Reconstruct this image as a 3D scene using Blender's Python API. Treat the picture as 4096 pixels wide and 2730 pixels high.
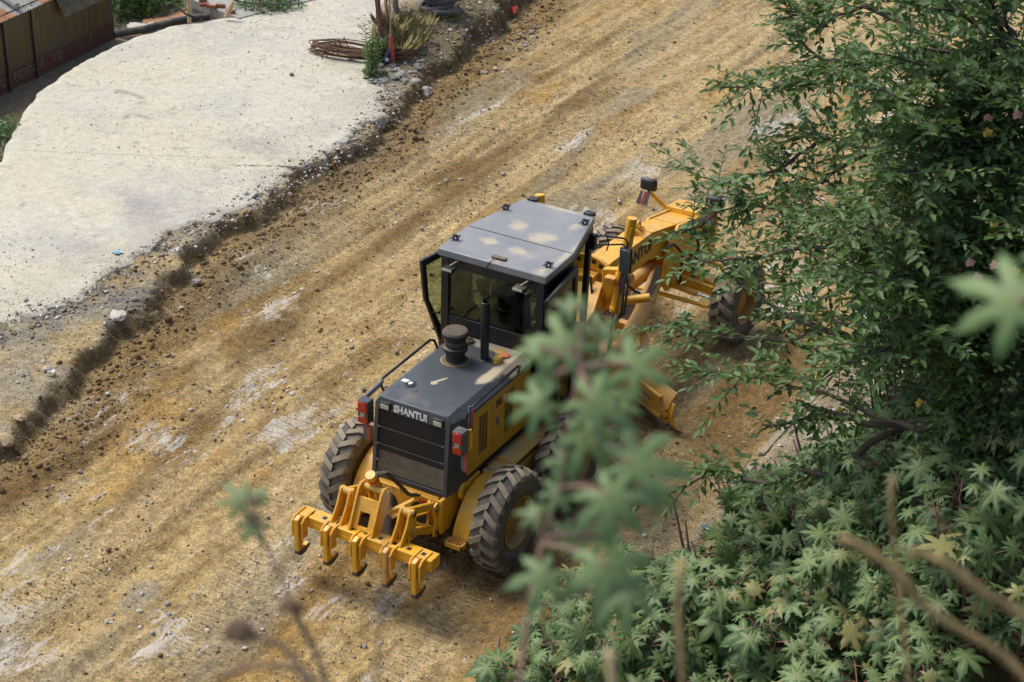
import bpy, math, random
import numpy as np
from mathutils import Vector, Matrix
R_=math.radians
rng=np.random.default_rng(7); random.seed(7)
scene=bpy.context.scene
for o in list(bpy.data.objects): bpy.data.objects.remove(o,do_unlink=True)
COL=scene.collection
# ------------------------------------------------------------------ camera, sky, sun, exposure
CAM=Vector((10.01,-15.97,13.0)); YAW,PIT,ROL=R_(-29.17),R_(28.34),R_(1.66); FPX=7167.0
fw=Vector((math.sin(YAW)*math.cos(PIT),math.cos(YAW)*math.cos(PIT),-math.sin(PIT)))
_r=Vector((math.cos(YAW),-math.sin(YAW),0)); _u=_r.cross(fw)
CR=_r*math.cos(ROL)+_u*math.sin(ROL); CU=_u*math.cos(ROL)-_r*math.sin(ROL)
cd=bpy.data.cameras.new('camera'); cam=bpy.data.objects.new('camera',cd); COL.objects.link(cam)
m=Matrix((CR,CU,-fw)).transposed().to_4x4(); m.translation=CAM; cam.matrix_world=m
cd.sensor_width=36; cd.lens=FPX/4096*36; cd.clip_start=.05; cd.clip_end=3000
cd.dof.use_dof=True; cd.dof.focus_distance=25.5; cd.dof.aperture_fstop=3.0; cd.dof.aperture_blades=8
scene.camera=cam
SUN_AZ=R_(176); SUN_EL=R_(58)     # direction towards the sun: behind the shed, left of the road
w=bpy.data.worlds.new('World'); scene.world=w; w.use_nodes=True
nt=w.node_tree; nt.nodes.clear()
sky=nt.nodes.new('ShaderNodeTexSky'); sky.sky_type='NISHITA'; sky.sun_disc=False
sky.sun_elevation=SUN_EL; sky.sun_rotation=R_(90)-SUN_AZ; sky.altitude=1200; sky.air_density=.75; sky.dust_density=7.0; sky.ozone_density=1.0
bg=nt.nodes.new('ShaderNodeBackground'); bg.inputs[1].default_value=.145
wo=nt.nodes.new('ShaderNodeOutputWorld'); nt.links.new(sky.outputs[0],bg.inputs[0]); nt.links.new(bg.outputs[0],wo.inputs[0])
sd=bpy.data.lights.new('sun','SUN'); sd.energy=1.4; sd.angle=R_(22); sd.color=(1,.955,.88)
so=bpy.data.objects.new('sun',sd); COL.objects.link(so)
sdir=Vector((math.cos(SUN_AZ)*math.cos(SUN_EL),math.sin(SUN_AZ)*math.cos(SUN_EL),math.sin(SUN_EL)))
so.rotation_euler=sdir.to_track_quat('Z','Y').to_euler(); so.location=(0,0,40)
vs=scene.view_settings; vs.view_transform='Standard'; vs.look='None'; vs.gamma=1; vs.exposure=.78; vs.use_curve_mapping=False
scene.render.engine='CYCLES'; scene.render.resolution_x=1024; scene.render.resolution_y=682

# ------------------------------------------------------------------ helpers
def P(px,py,d):                      # a point seen at display pixel (2353 wide) at a depth in metres
    k=4096/2353
    return CAM+(fw+CR*((px*k-2048)/FPX)+CU*((1365-py*k)/FPX))*d
def pix(p):
    d=Vector(p)-CAM; z=d.dot(fw); k=2353/4096
    return ((2048+FPX*d.dot(CR)/z)*k,(1365-FPX*d.dot(CU)/z)*k,z)
class MB:
    def __init__(s): s.v=[]; s.f=[]
    def add(s,v,f):
        n=len(s.v); s.v+= [tuple(a) for a in v]; s.f+= [tuple(i+n for i in q) for q in f]; return s
    def box(s,x0,x1,y0,y1,z0,z1,M=None):
        v=[(x,y,z) for z in (z0,z1) for y in (y0,y1) for x in (x0,x1)]
        if M is not None: v=[M@Vector(a) for a in v]
        return s.add(v,[(0,2,3,1),(4,5,7,6),(0,1,5,4),(2,6,7,3),(0,4,6,2),(1,3,7,5)])
    def bar(s,a,b,wd,ht,up=(0,0,1)):     # rectangular bar from a to b
        a=Vector(a);b=Vector(b);d=(b-a).normalized();sd_=d.cross(Vector(up))
        if sd_.length<1e-4: sd_=d.cross(Vector((0,1,0)))
        sd_.normalize();u=sd_.cross(d)
        v=[p+sd_*i*wd/2+u*j*ht/2 for p in (a,b) for j in (-1,1) for i in (-1,1)]
        return s.add(v,[(0,1,3,2),(4,6,7,5),(0,4,5,1),(2,3,7,6),(0,2,6,4),(1,5,7,3)])
    def tube(s,pts,r,n=8,cap=True):
        pts=[Vector(p) for p in pts]; rs=r if hasattr(r,'__len__') else [r]*len(pts)
        ref=None; rings=[]
        for i,p in enumerate(pts):
            d=(pts[min(i+1,len(pts)-1)]-pts[max(i-1,0)]).normalized()
            if ref is None:
                ref=d.cross(Vector((0,0,1)))
                if ref.length<.05: ref=d.cross(Vector((0,1,0)))
            ref=(ref-d*ref.dot(d)).normalized(); b=d.cross(ref)
            rings.append([p+(ref*math.cos(2*math.pi*k/n)+b*math.sin(2*math.pi*k/n))*rs[i] for k in range(n)])
        v=[q for rg in rings for q in rg]; f=[]
        for i in range(len(pts)-1):
            for k in range(n): f.append((i*n+k,i*n+(k+1)%n,(i+1)*n+(k+1)%n,(i+1)*n+k))
        if cap: f.append(tuple(range(n-1,-1,-1))); f.append(tuple(range((len(pts)-1)*n,len(pts)*n)))
        return s.add(v,f)
    def cyl(s,a,b,r,n=16): return s.tube([a,b],r,n)
    def lathe(s,prof,c,ax='z',n=24,cap=True):  # prof: (radius, height along axis)
        v=[];f=[]
        for r,h in prof:
            for k in range(n):
                a=2*math.pi*k/n; x,y=r*math.cos(a),r*math.sin(a)
                q=(x,y,h) if ax=='z' else (h,x,y) if ax=='x' else (y,h,x)
                v.append((q[0]+c[0],q[1]+c[1],q[2]+c[2]))
        for i in range(len(prof)-1):
            for k in range(n): f.append((i*n+k,i*n+(k+1)%n,(i+1)*n+(k+1)%n,(i+1)*n+k))
        if cap:
            f.append(tuple(range(n-1,-1,-1))); f.append(tuple(range((len(prof)-1)*n,len(prof)*n)))
        return s.add(v,f)
    def prism(s,poly,a,b,ax='x',M=None):  # poly of 2D points extruded from a to b along an axis
        n=len(poly);v=[]
        for h in (a,b):
            for p,q in poly: v.append((h,p,q) if ax=='x' else (p,h,q) if ax=='y' else (p,q,h))
        if M is not None: v=[M@Vector(c) for c in v]
        return s.add(v,[tuple(range(n-1,-1,-1)),tuple(range(n,2*n))]+[(i,(i+1)%n,n+(i+1)%n,n+i) for i in range(n)])
    def plate(s,outer,inner,a,b,ax='x'):   # plate with one hole, both loops with the same count
        n=len(outer);v=[]
        for h in (a,b):
            for lp in (outer,inner):
                for p,q in lp: v.append((h,p,q) if ax=='x' else (p,h,q) if ax=='y' else (p,q,h))
        f=[]
        for i in range(n):
            j=(i+1)%n
            f+=[(i,j,n+j,n+i),(2*n+i,3*n+i,3*n+j,2*n+j),(i,2*n+i,2*n+j,j),(n+i,n+j,3*n+j,3*n+i)]
        return s.add(v,f)
    def mesh(s,name,mat=None,smooth=False):
        me=bpy.data.meshes.new(name); me.from_pydata(s.v,[],s.f); me.update()
        if smooth is not False:
            me.polygons.foreach_set('use_smooth',[True]*len(me.polygons))
            if smooth is not True: me.set_sharp_from_angle(angle=R_(smooth))
        if mat: me.materials.append(mat)
        return me
    def build(s,name,mat,parent=None,smooth=35,bev=0,label=None):
        return link(name,s.mesh(name,mat,smooth),parent,bev,label)
def fixn(me):
    import bmesh
    b=bmesh.new(); b.from_mesh(me); bmesh.ops.recalc_face_normals(b,faces=b.faces); b.to_mesh(me); b.free()
def link(name,me,parent=None,bev=0,label=None):
    fixn(me) if me is not None and len(me.polygons)<6000 and not me.get('done') else None
    if me is not None: me['done']=1
    o=bpy.data.objects.new(name,me); COL.objects.link(o)
    if parent is not None: o.parent=parent
    if bev:
        b=o.modifiers.new('bevel','BEVEL'); b.width=bev; b.segments=1 if bev<.012 else 2; b.limit_method='ANGLE'; b.angle_limit=R_(40)
    if label: o['label']=label
    return o
def tag(o,label=None,cat=None,group=None,kind=None):
    for k,v in (('label',label),('category',cat),('group',group),('kind',kind)):
        if v: o[k]=v
    return o
def empty(name,loc,label=None,cat=None,group=None):
    o=bpy.data.objects.new(name,None); COL.objects.link(o); o.location=loc; o.empty_display_size=.2
    return tag(o,label,cat,group)
def text_mesh(txt,size,ext=.002,bold=0):
    c=bpy.data.curves.new('lettering','FONT'); c.body=txt; c.size=size; c.extrude=ext; c.offset=bold; c.resolution_u=3
    c.align_x='CENTER'; c.align_y='CENTER'
    o=bpy.data.objects.new('tmp',c); COL.objects.link(o)
    dg=bpy.context.evaluated_depsgraph_get(); me=bpy.data.meshes.new_from_object(o.evaluated_get(dg))
    bpy.data.objects.remove(o); me.name='lettering'; return me
# value noise on arrays
_perm=rng.random((256,256))
def vnoise(x,y):
    xi=np.floor(x).astype(int);yi=np.floor(y).astype(int);fx=x-xi;fy=y-yi
    fx=fx*fx*(3-2*fx);fy=fy*fy*(3-2*fy)
    g=lambda a,b:_perm[a&255,b&255]
    return (g(xi,yi)*(1-fx)+g(xi+1,yi)*fx)*(1-fy)+(g(xi,yi+1)*(1-fx)+g(xi+1,yi+1)*fx)*fy
def fbm(x,y,o=4):
    s=0;a=1;t=0
    for i in range(o): s=s+a*vnoise(x+17.3*i,y+9.1*i);t+=a;a*=.5;x=x*2.03;y=y*2.03
    return s/t
def sst(a,b,x): t=np.clip((x-a)/(b-a),0,1); return t*t*(3-2*t)
# ------------------------------------------------------------------ materials
def newmat(name):
    mt=bpy.data.materials.new(name); mt.use_nodes=True; n=mt.node_tree; n.nodes.clear()
    o=n.nodes.new('ShaderNodeOutputMaterial'); b=n.nodes.new('ShaderNodeBsdfPrincipled'); n.links.new(b.outputs[0],o.inputs[0])
    return mt,n,b,o
def nd(n,t,**k):
    x=n.nodes.new('ShaderNode'+t)
    for a,v in k.items(): setattr(x,a,v)
    return x
def noise(n,scale,detail=4,rough=.6,coord=None,out=0):
    t=nd(n,'TexNoise'); t.inputs['Scale'].default_value=scale; t.inputs['Detail'].default_value=detail; t.inputs['Roughness'].default_value=rough
    if coord is not None: n.links.new(coord,t.inputs['Vector'])
    return t.outputs[out]
def ramp(n,src,*st):
    r=nd(n,'ValToRGB'); e=r.color_ramp.elements
    while len(e)<len(st): e.new(.5)
    for i,(p,c) in enumerate(st): e[i].position=p; e[i].color=(*c,1) if hasattr(c,'__len__') else (c,c,c,1)
    n.links.new(src,r.inputs[0]); return r.outputs[0]
def mix(n,f,a,b,mode='MIX'):
    x=nd(n,'Mix',data_type='RGBA',blend_type=mode)
    for i,v in ((0,f),(6,a),(7,b)):
        if isinstance(v,bpy.types.NodeSocket): n.links.new(v,x.inputs[i])
        else: x.inputs[i].default_value=v if i==0 else (*v,1)
    return x.outputs[2]
def mth(n,op,a,b=0.):
    x=nd(n,'Math',operation=op)
    for i,v in ((0,a),(1,b)):
        if isinstance(v,bpy.types.NodeSocket): n.links.new(v,x.inputs[i])
        else: x.inputs[i].default_value=v
    return x.outputs[0]
def bump(n,b,h,st=.3,dist=.01):
    x=nd(n,'Bump'); x.inputs['Strength'].default_value=st; x.inputs['Distance'].default_value=dist
    n.links.new(h,x.inputs['Height']); n.links.new(x.outputs[0],b.inputs['Normal'])
DUST=(.47,.37,.215)
def mat(name,c,rough=.5,metal=0,var=.18,scale=6,dust=0,dustlo=.45,bmp=.0,bs=60,spec=.5,coat=0,dustc=DUST,grime=0,dustmin=.12):
    mt,n,b,o=newmat(name); co=nd(n,'TexCoord').outputs['Object']
    n1=noise(n,scale,5,.65,co); f=ramp(n,n1,(.3,0.),(.7,1.))
    col=mix(n,f,tuple(x*(1-var) for x in c),tuple(min(1,x*(1+var)) for x in c))
    if grime:
        g=ramp(n,noise(n,scale*2.7,8,.75,co),(.48,0.),(.70,grime)); col=mix(n,g,col,(.10,.075,.045))
    ro=rough
    if dust:
        up=nd(n,'SeparateXYZ'); n.links.new(nd(n,'NewGeometry').outputs['Normal'],up.inputs[0])
        u=ramp(n,up.outputs[2],(.1,dustmin),(.8,1.))
        g=ramp(n,noise(n,3.2,8,.62,co),(dustlo-.12,0.),(dustlo+.2,1.))
        d=mth(n,'MULTIPLY',mth(n,'MULTIPLY',u,g),dust); col=mix(n,d,col,dustc)
        rr=mth(n,'ADD',rough,mth(n,'MULTIPLY',d,max(0,.9-rough))); n.links.new(rr,b.inputs['Roughness'])
    else: b.inputs['Roughness'].default_value=ro
    n.links.new(col,b.inputs['Base Color']); b.inputs['Metallic'].default_value=metal; b.inputs['Specular IOR Level'].default_value=spec
    b.inputs['Coat Weight'].default_value=coat; b.inputs['Coat Roughness'].default_value=.15
    if bmp: bump(n,b,noise(n,bs,6,.7,co),bmp,.01)
    return mt
def leafmat(name,c1,c2,vein=(.30,.33,.14),rough=.5,trans=.25,veins=True,dry=None):
    mt,n,b,o=newmat(name); oi=nd(n,'ObjectInfo').outputs['Random']; co=nd(n,'TexCoord').outputs['Object']
    at=nd(n,'Attribute',attribute_name='rnd').outputs['Fac']; rn=mth(n,'FRACT',mth(n,'ADD',oi,at))
    col=mix(n,rn,c1,c2)
    col=mix(n,ramp(n,noise(n,9,3,.6,co),(.35,0.),(.75,.4)),col,tuple(x*1.5+.01 for x in c2))
    if dry is not None: col=mix(n,ramp(n,rn,(.9,0.),(.97,1.)),col,dry)
    if veins:
        v=nd(n,'Attribute',attribute_name='vein').outputs['Fac']; col=mix(n,mth(n,'MULTIPLY',mth(n,'POWER',v,2.5),.75),col,vein)
    n.links.new(col,b.inputs['Base Color']); b.inputs['Roughness'].default_value=rough; b.inputs['Specular IOR Level'].default_value=.4
    tr=nd(n,'BsdfTranslucent'); n.links.new(mix(n,.5,col,(.16,.26,.03)),tr.inputs[0])
    ms=nd(n,'MixShader'); ms.inputs[0].default_value=trans; n.links.new(b.outputs[0],ms.inputs[1]); n.links.new(tr.outputs[0],ms.inputs[2]); n.links.new(ms.outputs[0],o.inputs[0])
    return mt
def vcmat(name,rough=.95,fine=40,amt=.35,bmp=.5,dist=.012,flecks=0,bs=30,peb=0,pebd=.5):
    mt,n,b,o=newmat(name); co=nd(n,'TexCoord').outputs['Object']
    vc=nd(n,'Attribute',attribute_name='col').outputs['Color']
    f1=noise(n,fine,4,.75,co); f0=noise(n,fine*.28,4,.7,co)
    col=mix(n,amt,vc,mix(n,1.,vc,ramp(n,f1,(.28,.22),(.5,.92),(.74,2.1)),'MULTIPLY'))
    col=mix(n,amt*.8,col,mix(n,1.,col,ramp(n,f0,(.32,.35),(.5,1.),(.7,1.6)),'MULTIPLY'))
    hh=mth(n,'ADD',f1,mth(n,'MULTIPLY',f0,1.6))
    if flecks:
        fm=nd(n,'Attribute',attribute_name='fleck').outputs['Fac']
        mp=nd(n,'Mapping'); n.links.new(co,mp.inputs[0]); mp.inputs['Scale'].default_value=(1,.24,1); mp.inputs['Rotation'].default_value=(0,0,.08)
        wv=mix(n,.10,mp.outputs[0],noise(n,6,4,.7,co,1))
        f2=noise(n,13,5,.80,wv)
        t=mth(n,'SUBTRACT',mth(n,'ADD',f2,mth(n,'MULTIPLY',fm,.19)),.652)
        k=ramp(n,t,(.0,0.),(.12,.85)); col=mix(n,k,col,(.56,.53,.45))
        tk=nd(n,'Attribute',attribute_name='track').outputs['Fac']; sx=nd(n,'SeparateXYZ'); n.links.new(co,sx.inputs[0])
        ph=mth(n,'ADD',mth(n,'MULTIPLY',sx.outputs[1],2*math.pi/.15),mth(n,'MULTIPLY',noise(n,2.5,2,.5,co),5.))
        lug=ramp(n,mth(n,'SINE',ph),(.35,0.),(.6,1.)); hh=mth(n,'ADD',hh,mth(n,'MULTIPLY',mth(n,'MULTIPLY',lug,tk),.75))
    if peb:
        for sc,thr,w in ((16,.30,1.),(36,.33,.7)):
            v=nd(n,'TexVoronoi'); v.inputs['Scale'].default_value=sc; wc=mix(n,.35/sc,co,noise(n,sc*1.3,0,.5,co,1)); n.links.new(wc,v.inputs['Vector'])
            sp=nd(n,'SeparateColor'); n.links.new(v.outputs['Color'],sp.inputs[0])
            dn=mth(n,'GREATER_THAN',mth(n,'ADD',sp.outputs[0],mth(n,'MULTIPLY',mth(n,'SUBTRACT',noise(n,.9,2,.6,co),.5),1.3)),1.-pebd)
            rad=mth(n,'MULTIPLY',sp.outputs[1],thr*1.25)
            k=mth(n,'MULTIPLY',ramp(n,mth(n,'SUBTRACT',rad,v.outputs['Distance']),(.0,0.),(.05,1.)),dn)
            pc=ramp(n,sp.outputs[2],(.0,(.13,.085,.040)),(.45,(.28,.195,.095)),(.68,(.30,.265,.20)),(.84,(.42,.38,.30)),(.95,(.58,.56,.50)))
            col=mix(n,k,col,pc); hh=mth(n,'ADD',hh,mth(n,'MULTIPLY',mth(n,'MULTIPLY',k,mth(n,'SUBTRACT',rad,v.outputs['Distance'])),9.*w))
    n.links.new(col,b.inputs['Base Color']); b.inputs['Roughness'].default_value=rough; b.inputs['Specular IOR Level'].default_value=.25
    bump(n,b,hh,bmp,dist)
    return mt
M={}
M['yellow']=mat('grader_yellow',(.79,.405,.014),.40,0,.12,4,dust=.42,dustlo=.52,grime=.45,coat=.1)
M['yellow_dusty']=mat('dusty_yellow',(.66,.34,.025),.5,0,.15,4,dust=.7,dustlo=.42,grime=.4)
M['yellow_side']=mat('panel_yellow',(.68,.33,.012),.4,0,.08,2,dust=.3,grime=.15)
M['hood']=mat('hood_slate',(.062,.072,.078),.33,0,.10,3,dust=.30,dustlo=.60)
M['black']=mat('cab_black',(.014,.015,.017),.42,0,.2,5,dust=.35,dustlo=.6)
M['rubber']=mat('hose_rubber',(.018,.018,.018),.6,0,.2,8,dust=.3)
M['lug']=mat('muddy_lug',(.25,.205,.14),.92,0,.35,7,dust=.6,dustlo=.5,dustc=(.34,.27,.165),bmp=.35,bs=40)
M['tyre']=mat('tyre_rubber',(.085,.080,.072),.9,0,.3,9,dust=.9,dustlo=.50,dustmin=.4,dustc=(.30,.24,.15),bmp=.35,bs=40,grime=.15)
M['rim']=mat('rim_ochre',(.36,.19,.03),.6,0,.2,6,dust=.5,grime=.5)
M['steel']=mat('bright_steel',(.55,.55,.55),.25,1,.1,10)
M['dark_steel']=mat('dark_steel',(.10,.09,.075),.5,.6,.2,10,dust=.5)
M['silver']=mat('silver_strip',(.20,.205,.21),.45,.5,.15,20)
M['white']=mat('white_paint',(.75,.74,.70),.5,0,.06,8)
M['red']=mat('red_paint',(.55,.03,.015),.45,0,.15,8)
M['lens']=mat('red_lens',(.50,.012,.008),.12,0,.15,12,spec=.7)
M['amber']=mat('amber_lens',(.45,.035,.008),.15,0,.15,12)
M['led']=mat('lamp_lens',(.55,.52,.36),.25,0,.25,60,bmp=.6,bs=80)
M['ribbon_red']=mat('red_ribbon',(.42,.08,.06),.8,0,.3,20)
M['ribbon_grey']=mat('grey_ribbon',(.12,.12,.14),.8,0,.3,20)
M['radiator']=mat('radiator_core',(.03,.03,.03),.7,0,.4,30,bmp=.5,bs=100)
M['radiator_dust']=mat('radiator_dust',(.45,.38,.24),.9,0,.3,20,bmp=.4)
M['seat']=mat('seat_vinyl',(.02,.03,.032),.6,0,.2,5)
M['decal_black']=mat('decal_black',(.012,.012,.012),.5,0,.1,5)
def glassmat(name,tint,alpha):
    mt,n,b,o=newmat(name); n.nodes.remove(b)
    t=nd(n,'BsdfTransparent'); t.inputs[0].default_value=(*tint,1); g=nd(n,'BsdfGlossy'); g.inputs['Roughness'].default_value=.04
    f=nd(n,'Fresnel'); f.inputs[0].default_value=1.5; d=nd(n,'BsdfDiffuse'); d.inputs[0].default_value=(.25,.24,.18,1)
    co=nd(n,'TexCoord').outputs['Object']; k=ramp(n,noise(n,5,7,.7,co),(.42,.0),(.8,alpha))
    m1=nd(n,'MixShader'); n.links.new(f.outputs[0],m1.inputs[0]); n.links.new(t.outputs[0],m1.inputs[1]); n.links.new(g.outputs[0],m1.inputs[2])
    m2=nd(n,'MixShader'); n.links.new(k,m2.inputs[0]); n.links.new(m1.outputs[0],m2.inputs[1]); n.links.new(d.outputs[0],m2.inputs[2])
    n.links.new(m2.outputs[0],o.inputs[0]); return mt
M['glass']=glassmat('green_glass',(.40,.49,.35),.12)
M['mirror']=mat('mirror_glass',(.40,.42,.38),.22,.55,.25,3)  # lighter greenish-grey base colour stands in for the reflected surroundings
M['soil']=vcmat('road_soil',.96,26,.62,1.,.026,flecks=1,peb=1,pebd=.24)
M['concrete']=vcmat('dusty_concrete',.95,24,.25,.5,.008,peb=1,pebd=.05)
M['bank']=vcmat('bank_soil',.97,25,.6,.9,.03)
M['stone']=vcmat('loose_stone',.92,20,.4,.4,.01)
M['bark']=mat('branch_bark',(.085,.065,.048),.9,0,.35,12,bmp=.5)
M['bark_pale']=mat('lichen_bark',(.11,.095,.08),.9,0,.5,8,bmp=.6,grime=.0)
M['castor_stem']=mat('castor_stem',(.13,.075,.06),.65,0,.3,5)
M['petiole']=mat('castor_petiole',(.26,.11,.075),.6,0,.3,5)
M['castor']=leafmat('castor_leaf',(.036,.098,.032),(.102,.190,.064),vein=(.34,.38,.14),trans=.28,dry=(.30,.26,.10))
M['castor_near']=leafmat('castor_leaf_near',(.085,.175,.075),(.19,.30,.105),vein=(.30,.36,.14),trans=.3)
M['tree_leaf']=leafmat('tree_leaf',(.042,.095,.026),(.125,.215,.060),trans=.32,veins=False,rough=.45)
M['shrub_leaf']=leafmat('shrub_leaf',(.040,.090,.022),(.115,.19,.045),trans=.3,veins=False)
M['grass']=leafmat('grass_blade',(.06,.12,.02),(.17,.22,.06),trans=.2,veins=False,dry=(.3,.26,.12))
M['dry_grass']=leafmat('dry_grass',(.22,.18,.07),(.36,.30,.13),trans=.2,veins=False)
M['dry_stem']=mat('dry_stem',(.24,.17,.10),.9,0,.35,6)
M['dry_head']=mat('dry_seed_head',(.10,.065,.035),.95,0,.4,20)
M['spike']=mat('flower_spike',(.27,.19,.08),.95,0,.5,30)
M['rust']=mat('rusty_sheet',(.34,.15,.07),.8,.1,.45,4,grime=.4,dust=.3)
M['rebar']=mat('rusty_rod',(.17,.09,.045),.85,.2,.4,8)
M['bamboo']=mat('bamboo',(.50,.37,.19),.6,0,.2,5)
M['brick']=mat('brick',(.30,.10,.045),.9,0,.35,7,bmp=.3)
M['old_concrete']=mat('old_concrete',(.34,.33,.29),.95,0,.25,5,bmp=.4,grime=.3)
M['pole']=mat('maroon_pole',(.13,.045,.042),.55,0,.2,6)
M['old_tyre']=mat('worn_tyre',(.085,.088,.090),.8,0,.25,8,dust=.5,dustc=(.25,.21,.15),bmp=.3)
M['pipe']=mat('black_pipe',(.02,.02,.022),.6,0,.4,6,dust=.3)
M['flower_y']=mat('lantana_yellow',(.75,.48,.08),.7,0,.2,10)
M['flower_p']=mat('lantana_pink',(.70,.36,.30),.7,0,.2,10)
# ------------------------------------------------------------------ ground
def grid_mesh(name,X,Y,Z,mat,cols=None,fleck=None,mask=None):
    ny,nx=X.shape; me=bpy.data.meshes.new(name)
    co=np.stack([X,Y,Z],-1).reshape(-1,3).astype(np.float32)
    idx=np.arange(nx*ny).reshape(ny,nx)
    q=np.stack([idx[:-1,:-1],idx[:-1,1:],idx[1:,1:],idx[1:,:-1]],-1)
    if mask is not None: q=q[mask[:-1,:-1]]
    q=q.reshape(-1,4)
    me.vertices.add(len(co)); me.vertices.foreach_set('co',co.ravel())
    me.loops.add(q.size); me.loops.foreach_set('vertex_index',q.ravel().astype(np.int32))
    me.polygons.add(len(q)); me.polygons.foreach_set('loop_start',np.arange(0,q.size,4,dtype=np.int32)); me.polygons.foreach_set('loop_total',np.full(len(q),4,np.int32))
    me.polygons.foreach_set('use_smooth',np.ones(len(q),bool)); me.update(calc_edges=True); me['done']=1
    if cols is not None: setcol(me,cols.reshape(-1,3))
    if fleck is not None:
        a=me.attributes.new('fleck','FLOAT','POINT'); a.data.foreach_set('value',fleck.ravel().astype(np.float32))
    me.materials.append(mat); return me
def setcol(me,c):
    a=me.attributes.new('col','FLOAT_COLOR','POINT')
    a.data.foreach_set('color',np.concatenate([c,np.ones((len(c),1))],1).astype(np.float32).ravel())
def interp(pts,y): p=np.array(pts); return np.interp(y,p[:,0],p[:,1])
# cut edge (toe) and slab edge as x(y)
CUT=[(-8,-5.6),(-1.4,-5.95),(0,-6.05),(2,-6.75),(4,-7.2),(5.5,-7.5),(7,-7.62),(9.4,-7.75),(12,-8.3),(14.5,-8.95),(17,-9.2),(20,-9.75),(34,-12)]
SLAB=[(-8,-8.3),(.7,-8.0),(1.7,-7.95),(2.2,-7.7),(3.7,-7.95),(5.7,-7.95),(7,-7.75),(8.8,-7.95),(11.2,-8.25),(13.8,-9.6),(15,-10.6),(17,-11.6),(20,-12.6),(34,-16)]
def hill(x,y):
    k=.34+1.5*sst(-3,-14,y); k=k*(1-.75*sst(10,24,y))
    st=np.clip(x-5.0,0,3.2)*1.5*sst(-2.6,2.2,y)*sst(16,9,y)
    return np.clip(x-4.3,0,None)*k*sst(3.9,5.4,x)+.03+st
def road_fields(X,Y):
    wob=(fbm(X*.35,Y*.35,3)-.5); cut=interp(CUT,Y)+ (fbm(Y*1.1,Y*0+3,4)-.5)*.75+(fbm(X*3,Y*3,3)-.5)*.35+(fbm(X*8,Y*8,3)-.5)*.22
    d=X-cut                                        # >0 on the graded road
    Xs=X+wob*.30
    streak=fbm(Xs*1.5,Y*.10,5); streak2=fbm(Xs*4.2+7,Y*.16+3,4); streak3=fbm(Xs*11+27,Y*.30+3,3)
    # shoulder height left of the cut
    sh=.22+.12*fbm(X*1.2,Y*1.2,4)+.05*(fbm(X*5,Y*5,3)-.5)+.42*np.exp(-((X+10.4)/1.3)**2-((Y-17)/2.4)**2)+.18*np.exp(-((X+10.3)/1.0)**2-((Y-14.4)/1.3)**2)
    up=1-sst(-.14,.12,d)
    z=sh*up
    z+= .10*np.exp(-((d-.55)/.38)**2)*fbm(X*2.2+5,Y*2.2,4)*1.3        # windrow of loose clods at the toe
    lo=1-up
    z+=lo*((streak-.5)*.16+(streak2-.5)*.09+(streak3-.5)*.05+(fbm(X*3,Y*3,4)-.5)*.05+(fbm(X*8.5,Y*8.5,3)-.5)*.04)
    def track(x0,wd,dep):
        c=interp(x0,Y); return np.exp(-((X-c)/wd)**4)*dep
    T1=[(-8,.2),(-3.5,-1.15),(-1.8,-1.6),(1.7,-2.75),(5.3,-3.6),(8,-3.75),(20,-4.5),(34,-6)]
    T2=[(-8,-1.4),(-2.9,-2.9),(-.3,-3.75),(2.5,-4.5),(3.7,-4.7),(10,-4.9),(34,-7.4)]
    T3=[(-8,-1.0),(0,-1.05),(8,-1.2),(34,-3)]; T4=[(-8,1.1),(34,1.0)]; T5=[(-8,-5),(8,-6.6),(13,-6.9),(34,-9)]; T6=[(-8,-1.5),(8,-2.4),(34,-4)]
    C1=[(-3,-2.4),(.8,-4.25),(1.4,-4.6),(2.6,-5.64),(4,-7.05)]
    tr=np.zeros_like(X)
    T7=[(-8,-3.6),(8,-2.7),(34,-4.6)]; T8=[(-8,-6),(6,-5.7),(34,-8.2)]; T9=[(8,.2),(34,-1.6)]
    for t in (T1,T2,T5,T7,T8,T9): tr=np.maximum(tr,track(t,.33,1.))
    c1=track(C1,.26,1.)*(Y>-.5)*(Y<3.9); tr=np.maximum(tr,c1)
    mach=np.maximum(track(T3,.28,1.)*(Y<7.4),track(T4,.28,1.)*(Y<7.4))
    z-=lo*(tr*.035+mach*.03)
    z+=lo*np.maximum(tr,mach*.8)*.020*np.sin((Y+np.abs(wob)*.4)*2*math.pi/.15)
    # colours
    a=np.array
    tan=a([.405,.290,.118]);brown=a([.215,.134,.044]);dark=a([.13,.088,.038]);pale=a([.50,.38,.185]);orange=a([.42,.240,.060]);grey=a([.265,.222,.135])
    def mx(c,k,m): return c*(1-m[...,None])+k*m[...,None]
    c=np.broadcast_to(tan,X.shape+(3,)).copy()
    big=fbm(Xs*.55+3,Y*.12+1,4)
    c=mx(c,brown,sst(.46,.66,streak)*.75); c=mx(c,brown*1.1,sst(.50,.66,streak2)*.42); c=mx(c,pale,sst(.50,.66,fbm(Xs*3.1+77,Y*.10,4))*.42); c=mx(c,brown,sst(.52,.68,streak3)*.35)
    c=mx(c,pale,sst(.54,.36,big)*.55)
    c=mx(c,orange,sst(.55,.75,fbm(Xs*.9+11,Y*.35,4))*.6)
    c=mx(c,brown,sst(.52,.72,fbm(X*5,Y*2.6,4))*.45); c=mx(c,pale,sst(.54,.74,fbm(X*4+40,Y*2.2,4))*.4)
    c=mx(c,grey,sst(.58,.72,fbm(Xs*.8+31,Y*.2,4))*.8)
    def blob(x,y,rx,ry,ang=.12):
        u=(X-x)+(Y-y)*ang; return np.exp(-(u/rx)**2-((Y-y)/ry)**2)
    lm=np.zeros_like(X)
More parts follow.
